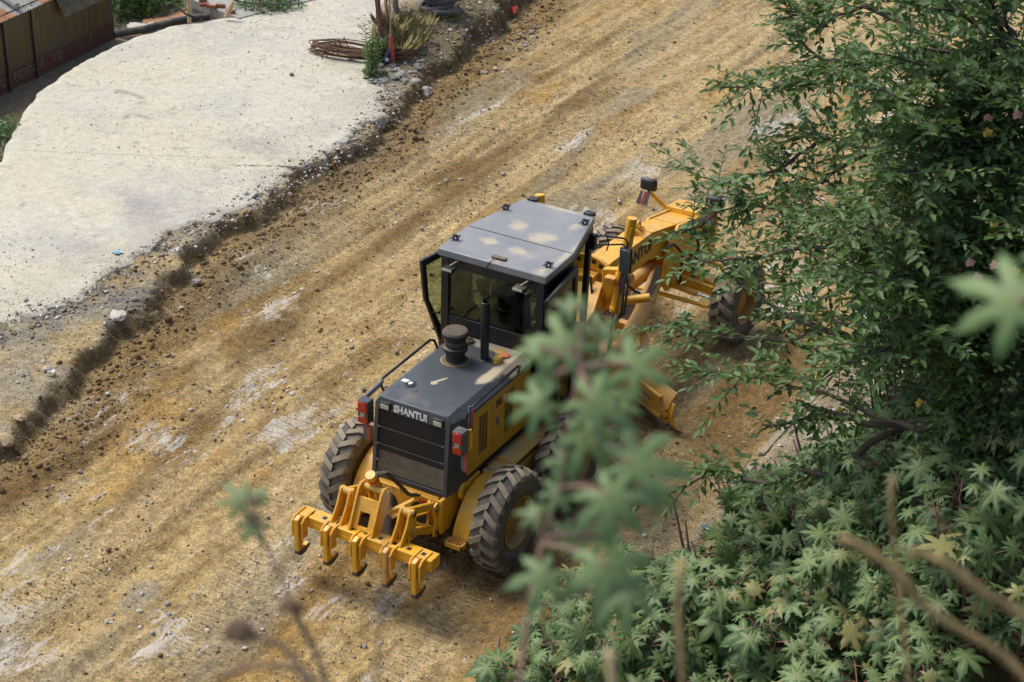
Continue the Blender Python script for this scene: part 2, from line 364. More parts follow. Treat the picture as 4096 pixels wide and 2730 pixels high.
    for b in ((-5.6,7.6,.55,1.6),(-5.55,10.5,.6,2.2),(-5.5,14.5,.5,3.),(-5.2,-1.5,.5,2.),(-4.0,.2,.45,2.2),(-4.9,3.2,.35,1.2),(1.7,-.6,.9,1.4),(.2,.5,.9,2.2),(.4,5.2,1.,2.),(-.2,3.,1.,1.5),(2.0,6,.7,3)): lm=np.maximum(lm,blob(*b))
    c=mx(c,brown*.85,sst(.25,.7,lm*(.5+fbm(X*1.7,Y*1.1,4)))*.85)
    c=mx(c,pale*.97,np.clip(tr*1.1,0,1)*.55*sst(.62,.4,fbm(X*1.2,Y*.6,3)))
    pud=np.maximum(blob(-2.3,-2.95,.34,.5)*.8,blob(-3.3,-5.0,.8,1.4)*.75); c=mx(c,a([.30,.265,.185]),sst(.30,.75,pud*(.3+1.2*fbm(X*4,Y*3,4)))*.8); z=z*(1-.7*sst(.3,.6,pud))
    # shoulder: grey gravel with brown soil, dark cut face
    shc=np.broadcast_to(a([.33,.28,.18]),X.shape+(3,)).copy(); shc=mx(shc,a([.17,.16,.14]),sst(.45,.65,fbm(X*.9,Y*.9,4))*.8*sst(6,2,Y)); shc=mx(shc,tan,sst(.5,.7,fbm(X*1.3+9,Y*1.3,4))*.7)
    mound=np.exp(-((X+9.5)/1.5)**2-((Y-16.8)/3)**2); shc=mx(shc,a([.17,.13,.065]),sst(.15,.6,mound+fbm(X*2,Y*2,3)*.5-.25)*.9)
    c=mx(c,shc,up)
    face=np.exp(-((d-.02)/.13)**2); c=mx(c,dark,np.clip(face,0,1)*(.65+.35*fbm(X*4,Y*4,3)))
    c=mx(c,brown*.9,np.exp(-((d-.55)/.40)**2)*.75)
    fl=np.zeros_like(X)
    for b in ((-2.86,1.24,.45,.5),(-4.86,.96,.4,.5),(-4.6,.1,.45,.5),(-4.2,-2.5,.6,1.3),(-1.6,-3.4,.6,1.),(-.5,-1.8,.6,.5),(.5,-1.6,.8,.6),(-7.2,12.8,.28,1.6),(-3.1,12.4,.5,1.),(-1.7,15.5,.5,.9),(-1.,14.1,.5,.9),(.05,7.4,.55,.6),(-.6,8.,.5,.6),(-4.25,2.1,.6,.8),(-6.9,5.2,.4,.4),(-6.,5.1,.3,.5),(-5.4,3.9,.3,.8),(-1.3,10.,.7,1.6),(-2.8,9.6,.5,1.),(-4.9,12.8,.3,1.),(-.3,18,.6,1.6),(1.2,9,.6,1.2),(.8,-3,1.,1.),(-3.,-4.5,.7,.9)): fl=np.maximum(fl,blob(*b,.05))
    fl=np.clip(fl*(1.5*sst(.36,.66,fbm(X*3.2,Y*.9,4)))+sst(.48,.8,fbm(Xs*1.3+50,Y*.4,5))*.8,0,1.15)*lo
    # verge right of the road
    vg=sst(2.7,3.0,X); z=z*(1-vg)+vg*(.05+.05*fbm(X*3,Y*3,4)); vc=mx(np.broadcast_to(a([.27,.215,.13]),X.shape+(3,)).copy(),a([.36,.31,.22]),sst(.4,.65,fbm(X*1.5,Y*1.5,4)))
    c=mx(c,vc,vg); fl=fl*(1-vg)
    global TRK
    TRK=np.clip(np.maximum(tr,mach),0,1)*lo*sst(.30,.5,fbm(X*1.1+60,Y*.5,3))
    return z,c,fl,up
xs=np.arange(-12.6,4.6,.05); ys=np.arange(-9,33,.05)
X,Y=np.meshgrid(xs,ys); Zr,Cr,Fl,Up=road_fields(X,Y)
slabx=interp(SLAB,Y)
Zr=np.where(X<slabx-.35,np.minimum(Zr,.12),Zr)
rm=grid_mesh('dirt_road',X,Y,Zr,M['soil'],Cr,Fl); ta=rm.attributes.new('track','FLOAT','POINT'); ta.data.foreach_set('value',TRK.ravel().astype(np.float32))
road=link('dirt_road',rm); tag(road,'freshly graded tan dirt road with ruts and white rock streaks','road',kind='structure')
def road_z(x,y):
    i=int(round((x-xs[0])/.05)); j=int(round((y-ys[0])/.05))
    if 0<=i<len(xs) and 0<=j<len(ys): return float(Zr[j,i])
    return 0.
# hillside on the right, up to the viewpoint
hx=np.concatenate([np.arange(4.5,10.,.16),np.arange(10,60,2.)]); hy=np.concatenate([np.arange(-60,-9,2.),np.arange(-9,14,.16),np.arange(14,60,2.)])
HX,HY=np.meshgrid(hx,hy); HZ=np.minimum(hill(HX,HY),12+.1*(HX-10))+(fbm(HX*1.3,HY*1.3,4)-.5)*.25*sst(4.5,5.5,HX)
def mxc(a,b,m): return np.array(a)*(1-m[...,None])+np.array(b)*m[...,None]
HC=mxc([.15,.11,.055],[.06,.07,.025],sst(.35,.6,fbm(HX*.9,HY*.9,4)))
hs=link('hillside',grid_mesh('hillside',HX,HY,HZ,M['bank'],HC)); tag(hs,'overgrown brown hillside bank right of the road','hillside',kind='structure')
def ground_z(x,y):
    if x<4.5: return road_z(x,y)
    return float(min(hill(np.array(x),np.array(y)),12+.1*(x-10))+(fbm(np.array(x*1.3),np.array(y*1.3),4)-.5)*.25*sst(4.5,5.5,np.array(x)))
# lower ground, valley to the horizon
vx=np.concatenate([-np.geomspace(1200,30,26),np.arange(-29,-12.,.5),np.linspace(-11.5,60,14)]); vy=np.concatenate([-np.geomspace(800,20,14),np.arange(-18,36,.6),np.geomspace(38,1500,24)])
VX,VY=np.meshgrid(vx,vy)
drop=-.36-.25*sst(-15.6,-16.4,VX)*0-1.2*sst(13.2,15.5,VY)*sst(-13.8,-15.5,VX)-14*sst(-19,-60,VX)-24*sst(40,300,VY)-60*sst(-60,-400,VX)
VZ=drop+(fbm(VX*.5,VY*.5,3)-.5)*.08+180*sst(300,1400,np.hypot(VX,VY))*fbm(VX*.004,VY*.004,3); VZ=np.where(VX>-12.6,-1.2,VZ)
VC=mxc([.20,.165,.105],[.06,.11,.03],sst(20,45,np.hypot(VX+16,VY-8)))
vl=link('valley_ground',grid_mesh('valley_ground',VX,VY,VZ,M['bank'],VC)); tag(vl,'lower ground behind the concrete falling to a green valley','ground',kind='structure')
# old concrete road on the left, a raised slab with a ragged broken edge
FAR=[(-8,-9.5),(1,-11.2),(5.5,-12.65),(6.1,-13.1),(6.8,-13.45),(7.6,-13.95),(8.4,-14.45),(9.7,-14.85),(11.6,-15.15),(13.1,-14.95),(14.4,-14.2),(16.2,-13.8),(20,-13.6),(34,-17.2)]
def slab_piece(name,y0,y1,label,j0=None,j1=None):
    st=.07; yy=np.linspace(y0,y1,int((y1-y0)/st)); nx=110; t=np.linspace(0,1,nx)
    def edge(C,jit):
        ye=yy.copy()
        for _ in range(8): ye=.5*ye+.5*(yy+JSK(interp(C,ye),yy))
        return interp(C,ye)+jit(ye),ye
    f0,yf=edge(FAR,lambda q:(fbm(q*2.2,q*0,4)-.5)*.25); s0,ys0=edge(SLAB,lambda q:(fbm(q*1.6+8,q*0+4,5)-.5)*.5+(fbm(q*7,q*0+2,4)-.5)*.34)
    Xg=f0[:,None]+(s0-f0)[:,None]*t[None]; Yg=yf[:,None]+(ys0-yf)[:,None]*t[None]
    Zg=.33+(.003 if 6<y0<7 else 0.)+(fbm(Xg*.4,Yg*.4,3)-.5)*.07+(fbm(Xg*5,Yg*5,3)-.5)*.012
    ed=np.minimum((s0[:,None]-Xg),(Xg-f0[:,None])); Zg-= .035*(1-sst(0,.12,ed))
    c=np.broadcast_to(np.array([.515,.490,.380]),Xg.shape+(3,)).copy()
    def mx(c,k,m): return c*(1-m[...,None])+np.array(k)*m[...,None]
    c=mx(c,[.53,.48,.345],sst(.42,.68,fbm(Xg*.6+5,Yg*.6,4))*.8)
    c=mx(c,[.45,.43,.36],sst(.5,.7,fbm(Xg*.9+25,Yg*.9,4))*.6)
    gr=sst(1.9,.2,s0[:,None]-Xg)*sst(.35,.6,fbm(Xg*1.6,Yg*1.6,5)); c=mx(c,[.36,.33,.26],gr*.5)
    for x,y,rx,ry in ((-9.3,5.3,.8,.55),(-9.2,8.6,.7,.5),(-8.9,4.0,.6,.8)): c=mx(c,[.33,.31,.27],np.exp(-((Xg-x)/rx)**2-((Yg-y)/ry)**2)*sst(.35,.6,fbm(Xg*2,Yg*2,4))*.8)
    for x,y,rx,ry,k in ((-12.95,9.35,.42,.10,.9),(-11.9,8.55,.35,.06,1.),(-12.15,8.4,.08,.18,1.)): c=mx(c,[.33,.30,.22],sst(.35,.6,np.exp(-((Xg-x+(Yg-y)*.4)/rx)**2-((Yg-y)/ry)**2)*(.6+.8*fbm(Xg*6,Yg*6,3)))*k)
    sp=sst(.74,.80,fbm(Xg*7+3,Yg*7,3)); c=mx(c,[.30,.28,.23],sp*.7)
    # skirt
    n=len(yy); low=.0
    Xa=np.concatenate([Xg[:,:1]-.02,Xg,Xg[:,-1:]+.05*(fbm(yy*9,yy*0,2)[:,None])],1); Ya=np.concatenate([Yg[:,:1],Yg,Yg[:,-1:]],1)
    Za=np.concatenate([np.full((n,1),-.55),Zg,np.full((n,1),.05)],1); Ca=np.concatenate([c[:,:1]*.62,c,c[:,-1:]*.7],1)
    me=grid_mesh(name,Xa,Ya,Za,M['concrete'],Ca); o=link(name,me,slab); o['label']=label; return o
def JSK(x,y): return (x+11.5)*.55*sst(2,6.4,y)*sst(18,8,y)+ (x+13)*-.18*sst(11,14,y)
slab=empty('concrete_road',(0,0,0)); tag(slab,'pale dusty old concrete road with a broken edge','road',kind='structure')
slab_piece('slab_panel',-8,6.6801,'near slab panel'); slab_piece('slab_panel',6.68,14.001,'middle slab panel'); slab_piece('slab_panel',14.0,33,'far slab panel')
# kerb along the right edge of the road
M['kerb']=mat('dusty_kerb',(.33,.29,.21),.95,0,.35,7,bmp=.5,grime=.5)
for i,y in enumerate(np.arange(-3.2,12,1.2)):
    if i in (4,9): continue
    k=MB(); dx=random.uniform(-.03,.03); tl=random.uniform(-.02,.03)
    k.box(2.80+dx,2.89+dx,y,y+random.uniform(.9,1.17),-.1,.065+tl); o=k.build('kerb_stone',M['kerb'],None,35,.012)
    tag(o,'dusty kerb strip along the right road edge, %s from the near end'%['first','second','third','fourth','','fifth','sixth','seventh','eighth','','ninth','tenth','eleventh'][i],'kerb','kerb stones along the right edge of the road')
# ------------------------------------------------------------------ gravel and stones
def rock_base(seed,sub=1):
    import bmesh
    r=np.random.default_rng(seed); b=bmesh.new(); bmesh.ops.create_icosphere(b,subdivisions=sub,radius=1)
    v=np.array([x.co[:] for x in b.verts]); f=np.array([[q.index for q in x.verts] for x in b.faces]); b.free()
    v*=r.uniform(.7,1.15,(len(v),1)); v*=np.array([1,r.uniform(.6,.95),r.uniform(.45,.75)]); return v,f
def scatter(name,pts,rad,cols,mat,label,cat,sub=1,smooth=False):
    N=len(pts); kinds=[rock_base(s,sub) for s in range(5)]
    pick=rng.integers(0,5,N); V=[];F=[];Cc=[];off=0
    for k in range(5):
        sel=np.where(pick==k)[0]; v,f=kinds[k]; n=len(sel)
        if not n: continue
        a=rng.uniform(0,2*math.pi,n); ca,sa=np.cos(a),np.sin(a); tx=rng.uniform(-.5,.5,n)
        vv=np.repeat(v[None],n,0); x=vv[...,0]*ca[:,None]-vv[...,1]*sa[:,None]; y=vv[...,0]*sa[:,None]+vv[...,1]*ca[:,None]; z=vv[...,2]+x*tx[:,None]*.5
        q=np.stack([x,y,z],-1)*rad[sel][:,None,None]+pts[sel][:,None,:]
        V.append(q.reshape(-1,3)); F.append((f[None]+np.arange(n)[:,None,None]*len(v)+off).reshape(-1,3)); Cc.append(np.repeat(cols[sel],len(v),0)); off+=n*len(v)
    V=np.concatenate(V);F=np.concatenate(F);Cc=np.concatenate(Cc)
    me=bpy.data.meshes.new(name); me.vertices.add(len(V)); me.vertices.foreach_set('co',V.astype(np.float32).ravel())
    me.loops.add(F.size); me.loops.foreach_set('vertex_index',F.astype(np.int32).ravel()); me.polygons.add(len(F))
    me.polygons.foreach_set('loop_start',np.arange(0,F.size,3,dtype=np.int32)); me.polygons.foreach_set('loop_total',np.full(len(F),3,np.int32)); me.update(calc_edges=True); me['done']=1
    setcol(me,Cc); me.materials.append(mat); o=link(name,me); tag(o,label,cat,kind='stuff'); return o
def stonecols(n,wht=.25,brn=.45):
    u=rng.random(n)[:,None]; g=np.array([.24,.22,.18]);w_=np.array([.55,.53,.48]);b=np.array([.24,.155,.07])
    c=np.where(u<wht,w_,np.where(u<wht+brn,b,g)); return c*rng.uniform(.6,1.25,(n,1))
N=60000; px=rng.uniform(-9.4,3.4,N); py=rng.uniform(-6.5,32,N)**1.0
cutx=interp(CUT,py); dd=px-cutx
dens=.16+.9*sst(.48,.68,fbm(px*1.0+4,py*.35,4))+1.2*np.exp(-((dd-.45)/.4)**2)+.9*(px>2.5)+.5*((dd<0)&(dd>-1.6))
dens*=np.where(py>14,.6,1.); keep=(rng.random(N)<dens*.95)&(px>interp(SLAB,py)-.1)
px,py=px[keep],py[keep]; rad=.009*np.exp(rng.normal(.25,.55,len(px))); rad=np.clip(rad,.006,.05)
ix=np.clip(((px-xs[0])/.05).round().astype(int),0,len(xs)-1); iy=np.clip(((py-ys[0])/.05).round().astype(int),0,len(ys)-1)
pz=Zr[iy,ix]+rad*.2; cc=stonecols(len(px)); dn=np.exp(-((px-interp(CUT,py)-.45)/.4)**2)[:,None]; cc=cc*(1-.55*dn)+np.array([.17,.11,.05])*.55*dn
scatter('gravel',np.stack([px,py,pz],-1),rad,cc,M['stone'],'loose gravel and clods strewn over the graded dirt','gravel',sub=1)
# clods of dark soil along the cut
N=3200; py=rng.uniform(-6,26,N); px=interp(CUT,py)+rng.normal(.38,.3,N); rad=np.clip(.02*np.exp(rng.normal(.15,.5,N)),.012,.085)
ix=np.clip(((px-xs[0])/.05).round().astype(int),0,len(xs)-1); iy=np.clip(((py-ys[0])/.05).round().astype(int),0,len(ys)-1)
scatter('soil_clods',np.stack([px,py,Zr[iy,ix]+rad*.25],-1),rad,np.array([.17,.11,.05])*rng.uniform(.6,1.7,(N,1)),M['stone'],'dark brown soil clods heaped along the cut edge','soil')
N=2600; py=rng.uniform(-2,15,N); px=interp(SLAB,py)+rng.normal(.12,.22,N); rad=np.clip(.014*np.exp(rng.normal(.1,.55,N)),.008,.06)
scatter('edge_rubble',np.stack([px,py,np.where(px<interp(SLAB,py),.335,.30)],-1),rad,stonecols(N,.35,.35)*1.1,M['stone'],'grey rubble crumbled along the broken concrete edge','gravel')
N=3800; py=rng.normal(15.8,2.6,N); px=rng.normal(-9.7,.9,N); k=(px<interp(CUT,py)+.2)&(px>interp(SLAB,py)); px,py=px[k],py[k]; N=len(px); rad=np.clip(.017*np.exp(rng.normal(.1,.6,N)),.008,.07)
ix=np.clip(((px-xs[0])/.05).round().astype(int),0,len(xs)-1); iy=np.clip(((py-ys[0])/.05).round().astype(int),0,len(ys)-1)
scatter('mound_rubble',np.stack([px,py,Zr[iy,ix]+rad*.2],-1),rad,stonecols(N,.22,.4)*.85,M['stone'],'rubble and dirt lumps strewn over the mound below the tyres','rubble')
# pebbles on the concrete road
N=6500; py=rng.uniform(1,22,N); u=rng.random(N)**1.7; px=interp(SLAB,py)-.1-u*(interp(SLAB,py)-interp(FAR,py)-.4); rad=np.clip(.007*np.exp(rng.normal(.1,.5,N)),.005,.03)
scatter('road_pebbles',np.stack([px,py,np.full(N,.335)],-1),rad,stonecols(N,.3,.2)*1.15,M['stone'],'grey pebbles scattered over the pale concrete','gravel')
# single stones that stand out
stone_me=[]
for s in range(6):
    v,f=rock_base(40+s,2); me=bpy.data.meshes.new('stone'); me.from_pydata(v.tolist(),[],f.tolist()); me.update(); me['done']=1
    setcol(me,np.repeat(np.array([[.46,.43,.37],[.30,.28,.24],[.42,.32,.18],[.52,.48,.40],[.22,.20,.17],[.36,.27,.14]][s])[None],len(v),0)); me.materials.append(M['stone']); stone_me.append(me)
def stone(x,y,r,k,label,group=None,z=None,sz=1.):
    o=link('stone',stone_me[k]); zz=(ground_z(x,y) if z is None else z); o.location=(x,y,zz+r*.22); o.scale=(r,r*random.uniform(.8,1.1),r*random.uniform(.7,1)*sz)
    o.rotation_euler=(random.uniform(-.3,.3),random.uniform(-.3,.3),random.uniform(0,6)); tag(o,label,'stone',group); return o
def gxy(px,py,z=0.):
    a=P(px,py,1)-CAM; t=(z-CAM.z)/a.z; q=CAM+a*t; return q.x,q.y
for (px_,py_,z,r,k,lb) in [(270,730,.3,.19,3,'large tan boulder on the crest of the cut edge'),(108,850,.3,.085,3,'round pale stone on the gravel shoulder below the concrete'),(100,830,.3,.06,0,'small pale stone behind the round one on the shoulder'),
 (15,1020,.2,.14,2,'tan rock at the left border of the picture below the shoulder'),(48,965,.25,.10,2,'flat tan rock at the left end of the cut edge'),(455,655,.05,.10,1,'grey rock at the foot of the cut edge'),(960,195,.0,.10,4,'dark rock in the road below the rubble heap'),
 (417,717,0,.05,3,'pale stone beside the curved tyre track'),(1550,268,0,.05,0,'grey stone behind the mirror post on the graded road'),(310,690,.3,.07,1,'grey stone above the tan boulder'),(430,590,.3,.07,0,'grey stone on the broken concrete edge'),(440,470,.3,.05,1,'single dark stone left on the pale concrete'),(670,172,.33,.06,4,'dark stone alone on the concrete before the rod coil')]:
    x,y=gxy(px_,py_,z); stone(x,y,r,k,lb,z=None if z<.32 else z)
for i in range(42):      # rubble heap by the weeds
    x,y=gxy(random.gauss(905,34),random.gauss(168,14),.35); stone(x,y,random.uniform(.05,.13),random.choice([0,0,1,3]),'angular grey rubble stone in the heap right of the grass tufts','rubble heap by the pole')
for i in range(40):
    x,y=gxy(random.uniform(900,1240),random.uniform(20,150),.3); stone(x,y,random.uniform(.04,.10),random.choice([0,1,2,4]),'stone on the littered dirt below the tyre pile','stones below the tyres')
for i in range(36):
    y=random.uniform(-2,6.5); x=random.uniform(2.95,4.2); stone(x,y,random.uniform(.04,.12),random.choice([0,3,2,1]),'rubble stone on the verge beside the kerb','rubble stones beside the kerb')
for i in range(70):
    px_,py_=random.uniform(150,1150),random.uniform(500,1500); x,y=gxy(px_,py_)
    if x<interp(CUT,np.array(y))+.3 or x>-1.45 and y>-2.1: continue
    stone(x,y,random.uniform(.025,.05),random.choice([0,3,3,1]),'fist sized pale stone on the graded dirt left of the grader','loose stones on the graded dirt')
for i in range(40):
    px_,py_=random.uniform(1000,1750),random.uniform(40,420); x,y=gxy(px_,py_)
    if x<interp(CUT,np.array(y))+.5: continue
    stone(x,y,random.uniform(.03,.055),random.choice([0,3,2,1]),'fist sized stone on the graded dirt beyond the grader','loose stones beyond the grader')
# ------------------------------------------------------------------ motor grader (y forward, rear axle at y=0)
G=empty('motor_grader',(0,0,0),'yellow motor grader with slate grey hood and cab, rear ripper, parked on the dirt','motor grader')
def circ(cy,cz,r,n=20,a0=0): return [(cy+r*math.cos(a0+2*math.pi*i/n),cz+r*math.sin(a0+2*math.pi*i/n)) for i in range(n)]
# wheels ---------------------------------------------------------
def tyre_mesh():
    m=MB(); Rr=.635
    prof=[(.33,-.15),(.36,-.185),(.45,-.212),(.55,-.208),(.60,-.185),(Rr-.008,-.13),(Rr,0),(Rr-.008,.13),(.60,.185),(.55,.208),(.45,.212),(.36,.185),(.33,.15)]
    m.lathe(prof,(0,0,0),'x',56,cap=False); nf0=len(m.f)
    n=20
    for s in (-1,1):
        for k in range(n):
            t0=2*math.pi*(k+(.5 if s>0 else 0))/n; st=[]
            for xx,rr,hh,dt,wd in ((-.015,Rr-.002,.036,.0,.062),(.075,Rr-.006,.036,.075,.064),(.145,Rr-.016,.036,.15,.066),(.190,.60,.034,.19,.070),(.213,.555,.016,.205,.062)):
                for rad,wk in ((rr-.02,1.25),(rr+hh,1.)):
                    for sg in (-1,1):
                        a=t0+dt+sg*wd*wk; st.append((s*xx,rad*math.cos(a),rad*math.sin(a)))
            f=[]
            for i in range(4):
                b=i*4
                f+=[(b+2,b+3,b+7,b+6),(b,b+2,b+6,b+4),(b+1,b+5,b+7,b+3)]
            f+=[(0,1,3,2),(16,18,19,17)]; m.add(st,f)
    m.v=[(x*.90,y,z) for x,y,z in m.v]
    me=m.mesh('tyre',M['tyre'],38); me['done']=1; me.materials.append(M['lug'])
    for i in range(nf0,len(me.polygons)):
        me.polygons[i].material_index=1 if (i-nf0)%14 in (0,3,6,9) else 0
    return me
tyre_me=tyre_mesh()
rimm=MB().lathe([(.345,.16),(.352,.175),(.325,.172),(.300,.13),(.285,.05),(.17,.02),(.15,.07),(.12,.085),(.0,.085)],(0,0,0),'x',36,cap=False)
rimm.lathe([(.345,-.16),(.352,-.175),(.325,-.172),(.30,-.10),(.0,-.09)],(0,0,0),'x',36,cap=False)
rim_me=rimm.mesh('rim',M['rim'],40); fixn(rim_me); rim_me['done']=1
for y in (0,1.54,7.0):
    for s in (1,-1):
        wh=empty('wheel',(0,0,0)); wh.parent=G; wh.location=(s*1.10,y,.668); wh.rotation_euler=(random.uniform(0,6),0,0 if s>0 else math.pi)
        if y==7: wh.rotation_euler.z+=R_(-3)
        link('tyre',tyre_me,wh); link('rim',rim_me,wh)
def part(name,mb,mt,parent=None,bev=.006,smooth=35,label=None): return mb.build(name,M[mt] if isinstance(mt,str) else mt,parent or G,smooth,bev,label)
# chassis ---------------------------------------------------------
part('rear_frame',MB().prism([(-.55,.60),(-.55,1.02),(-.35,1.06),(1.9,1.06),(3.3,1.15),(3.3,.85),(1.9,.55),(.3,.5)],-.44,.44,'x'),'yellow_side',bev=.01)
part('axle_housing',MB().cyl((-.8,.77,.66),(.8,.77,.66),.2,20),'yellow_dusty',bev=0)
for s in (1,-1):
    part('tandem_case',MB().prism([(-.22,.52),(-.22,.84),(.0,.93),(1.54,.93),(1.76,.84),(1.76,.52),(1.5,.44),(.05,.44)],s*.60,s*.845,'x'),'yellow_dusty',bev=.015)
    f=part('walkway',MB().box(s*.60,s*.87,.22,1.95,1.055,1.075),'yellow_dusty',bev=.003)
    for yy in (.3,.55,1.3): part('walkway_plate',MB().box(s*.62,s*.85,yy,yy+.17,1.076,1.088),'yellow_dusty',f,.002)
    MB().tube([(s*.63,.30,1.08),(s*.63,.30,1.13),(s*.63,1.3,1.13),(s*.63,1.3,1.08)],.008,6).build('edge_rail',M['dark_steel'],f)
    arc=[(.23+.0,1.073)]+[(.08-.86*math.sin(a)*.78,.22+.86*math.cos(a)) for a in np.linspace(.0,1.18,9)]
    inn=[(p*1.0+.012,q-.018) for p,q in arc]
    part('fender',MB().prism(arc+inn[::-1],s*.64,s*.865,'x'),'yellow',bev=.003)
    stp=MB(); 
    stp.box(s*.62,s*.87,-.70,-.685,.50,.56); stp.box(s*.62,s*.87,-.58,-.565,.50,.56); stp.box(s*.62,s*.635,-.70,-.565,.50,.56); stp.box(s*.855,s*.87,-.70,-.565,.50,.56)
    for k in range(6): stp.box(s*(.64+.038*k),s*(.652+.038*k),-.69,-.575,.515,.552)
    part('step',stp,'yellow_dusty',bev=0)
    part('tow_eye',MB().plate(circ(-.2,1.01,.115,24),circ(-.2,1.01,.055,24),s*.575,s*.625,'x'),'yellow',bev=.006)
    part('tow_eye_bracket',MB().prism([(-.12,1.10),(.15,1.11),(.15,.98),(-.1,.93)],s*.43,s*.62,'x'),'yellow',bev=.005)
part('hood_skirt',MB().box(-.585,.585,-.18,1.95,1.055,1.175),'black',bev=.004)
# hood -------------------------------------------------------------
hood_top=[(-.60,2.02),(-.48,2.125),(.48,2.125),(.60,2.02),(.60,1.99),(-.60,1.99)]
hd=MB(); n=6
st=[(-.16,1.,0),(1.40,1.,.03)]
v=[]
for y,k,dz in st: v+=[(x,y,z+dz*(z>1.99)) for x,z in hood_top]
hd.add(v,[(5,4,3,2,1,0),(6,7,8,9,10,11)]+[(i,(i+1)%6,6+(i+1)%6,6+i) for i in range(6)])
def hoodmat():
    mt,n,b,o=newmat('hood_slate_spilled'); co=nd(n,'TexCoord').outputs['Object']; s=nd(n,'SeparateXYZ'); n.links.new(co,s.inputs[0])
    base=mix(n,ramp(n,noise(n,3,5,.6,co),(.3,0.),(.7,1.)),(.060,.069,.076),(.080,.088,.092))
    wob=mth(n,'MULTIPLY',mth(n,'SUBTRACT',noise(n,6,8,.75,co),.5),1.1)
    def ell(cx,cy,rx,ry,ang=0):
        c,si=math.cos(ang),math.sin(ang); dx=mth(n,'SUBTRACT',s.outputs[0],cx); dy=mth(n,'SUBTRACT',s.outputs[1],cy)
        u=mth(n,'DIVIDE',mth(n,'ADD',mth(n,'MULTIPLY',dx,c),mth(n,'MULTIPLY',dy,si)),rx); v_=mth(n,'DIVIDE',mth(n,'SUBTRACT',mth(n,'MULTIPLY',dy,c),mth(n,'MULTIPLY',dx,si)),ry)
        return mth(n,'SUBTRACT',1.,mth(n,'SQRT',mth(n,'ADD',mth(n,'MULTIPLY',u,u),mth(n,'MULTIPLY',v_,v_))))
    k=None
    for e in ((.42,.72,.10,.34,-.12),(-.08,.18,.05,.055,0),(0,1.42,.8,.22,0),(.5,1.1,.14,.28,0),(-.05,.27,.022,.12,-.5)):
        q=ell(*e); k=q if k is None else mth(n,'MAXIMUM',k,q)
    d=ramp(n,mth(n,'ADD',k,wob),(.0,0.),(.28,.95)); col=mix(n,d,base,(.47,.40,.27))
    sp=ramp(n,noise(n,26,6,.75,co),(.60,0.),(.75,.45)); col=mix(n,sp,col,(.35,.31,.23))
    n.links.new(col,b.inputs['Base Color']); n.links.new(mth(n,'ADD',.30,mth(n,'MULTIPLY',d,.6)),b.inputs['Roughness']); return mt
M['hood2']=hoodmat()
HD=part('hood',hd,M['hood2'],bev=.008)
# rear cowl: chamfered frame around the grille
cw=MB()
rf=[(-.54,1.05,-.52),(-.53,2.035,-.435),(-.48,2.115,-.41),(.48,2.115,-.41),(.53,2.035,-.435),(.54,1.05,-.52)]
inr=[(-.485,1.105,-.522),(-.475,1.955,-.449),(-.46,1.96,-.449),(.46,1.96,-.449),(.475,1.955,-.449),(.485,1.105,-.522)]
frt=[(-.605,1.05,-.155),(-.605,2.02,-.155),(-.48,2.127,-.155),(.48,2.127,-.155),(.605,2.02,-.155),(.605,1.05,-.155)]
v=[(x,y,z) for x,z,y in rf]+[(x,y,z) for x,z,y in inr]+[(x,y,z) for x,z,y in frt]+[(x,y+.07,z) for x,z,y in inr]
f=[(i,(i+1)%6,6+(i+1)%6,6+i) for i in range(6)]+[(i,12+i,12+(i+1)%6,(i+1)%6) for i in range(6)]+[(6+i,6+(i+1)%6,18+(i+1)%6,18+i) for i in range(6)]
cw.add(v,f); COWL=part('rear_cowl',cw,'hood',bev=.006)
# grille plane: point for (u across, t up)
def gp(u,t,o=0.): # t: 0 bottom .. 1 top
    return Vector((u*(.485+(.475-.485)*t),-.522+(.073)*t-.0+o,1.105+.85*t))
gr=MB(); pt=.0285; hh=pt*math.sqrt(3)/2
rows=int(.85/hh); colsn=int(.95/pt)
for j in range(rows):
    for i in range(colsn):
        cx=-.475+pt*(i+.5+(.5 if j%2 else 0)); cz=(j+.5)*hh
        if abs(cx)>.47: continue
        vv=[]
        for rr in (pt/math.sqrt(3)*1.0,pt*.43):
            for k in range(6):
                a=math.pi/6+k*math.pi/3; uu=cx+rr*math.cos(a); tt=(cz+rr*math.sin(a))/.85; p=gp(uu/.485,min(max(tt,0),1),.012); vv.append(p)
        gr.add(vv,[(k,(k+1)%6,6+(k+1)%6,6+k) for k in range(6)])
gme=gr.mesh('grille_mesh',M['black'],False); gme['done']=1; link('grille_mesh',gme,COWL)
part('radiator_core',MB().add([gp(-1,.26,.09),gp(1,.26,.09),gp(1,1,.09),gp(-1,1,.09)],[(0,1,2,3)]),'radiator',COWL,0)
part('dusty_shroud',MB().add([gp(-1,0,.045),gp(1,0,.045),gp(1,.30,.085),gp(-1,.30,.085)],[(0,1,2,3)]),'radiator_dust',COWL,0)
for t in (.20,.465,.735):
    sm=MB()
    for i in range(66):
        u0=-.97+1.94*i/66; u1=-.97+1.94*(i+1)/66; z0=.006*(1 if i%2 else -1); sm.bar(gp(u0,t+z0,-.002),gp(u1,t-z0,-.002),.006,.005,(0,1,0))
    part('silver_strip',sm,'silver',COWL,0,False)
    for s in (-1,1): part('strip_bracket',MB().bar(gp(s*.955,t-.012,-.004),gp(s*.955,t+.012,-.004),.03,.012,(0,1,0)),'silver',COWL,0)
yb=-.442; sl=math.atan2(.085,.985)
lt=text_mesh('SHANTUI',.138,.003,.0045); lt.materials.clear(); lt.materials.append(M['white']); lt['done']=1
o=link('lettering',lt,COWL); o.location=(-.02,-.4445,2.018); o.rotation_euler=(R_(90)-sl,0,0); o.scale=(.82,.9,1)
o['label']='white maker lettering across the rear cowl'
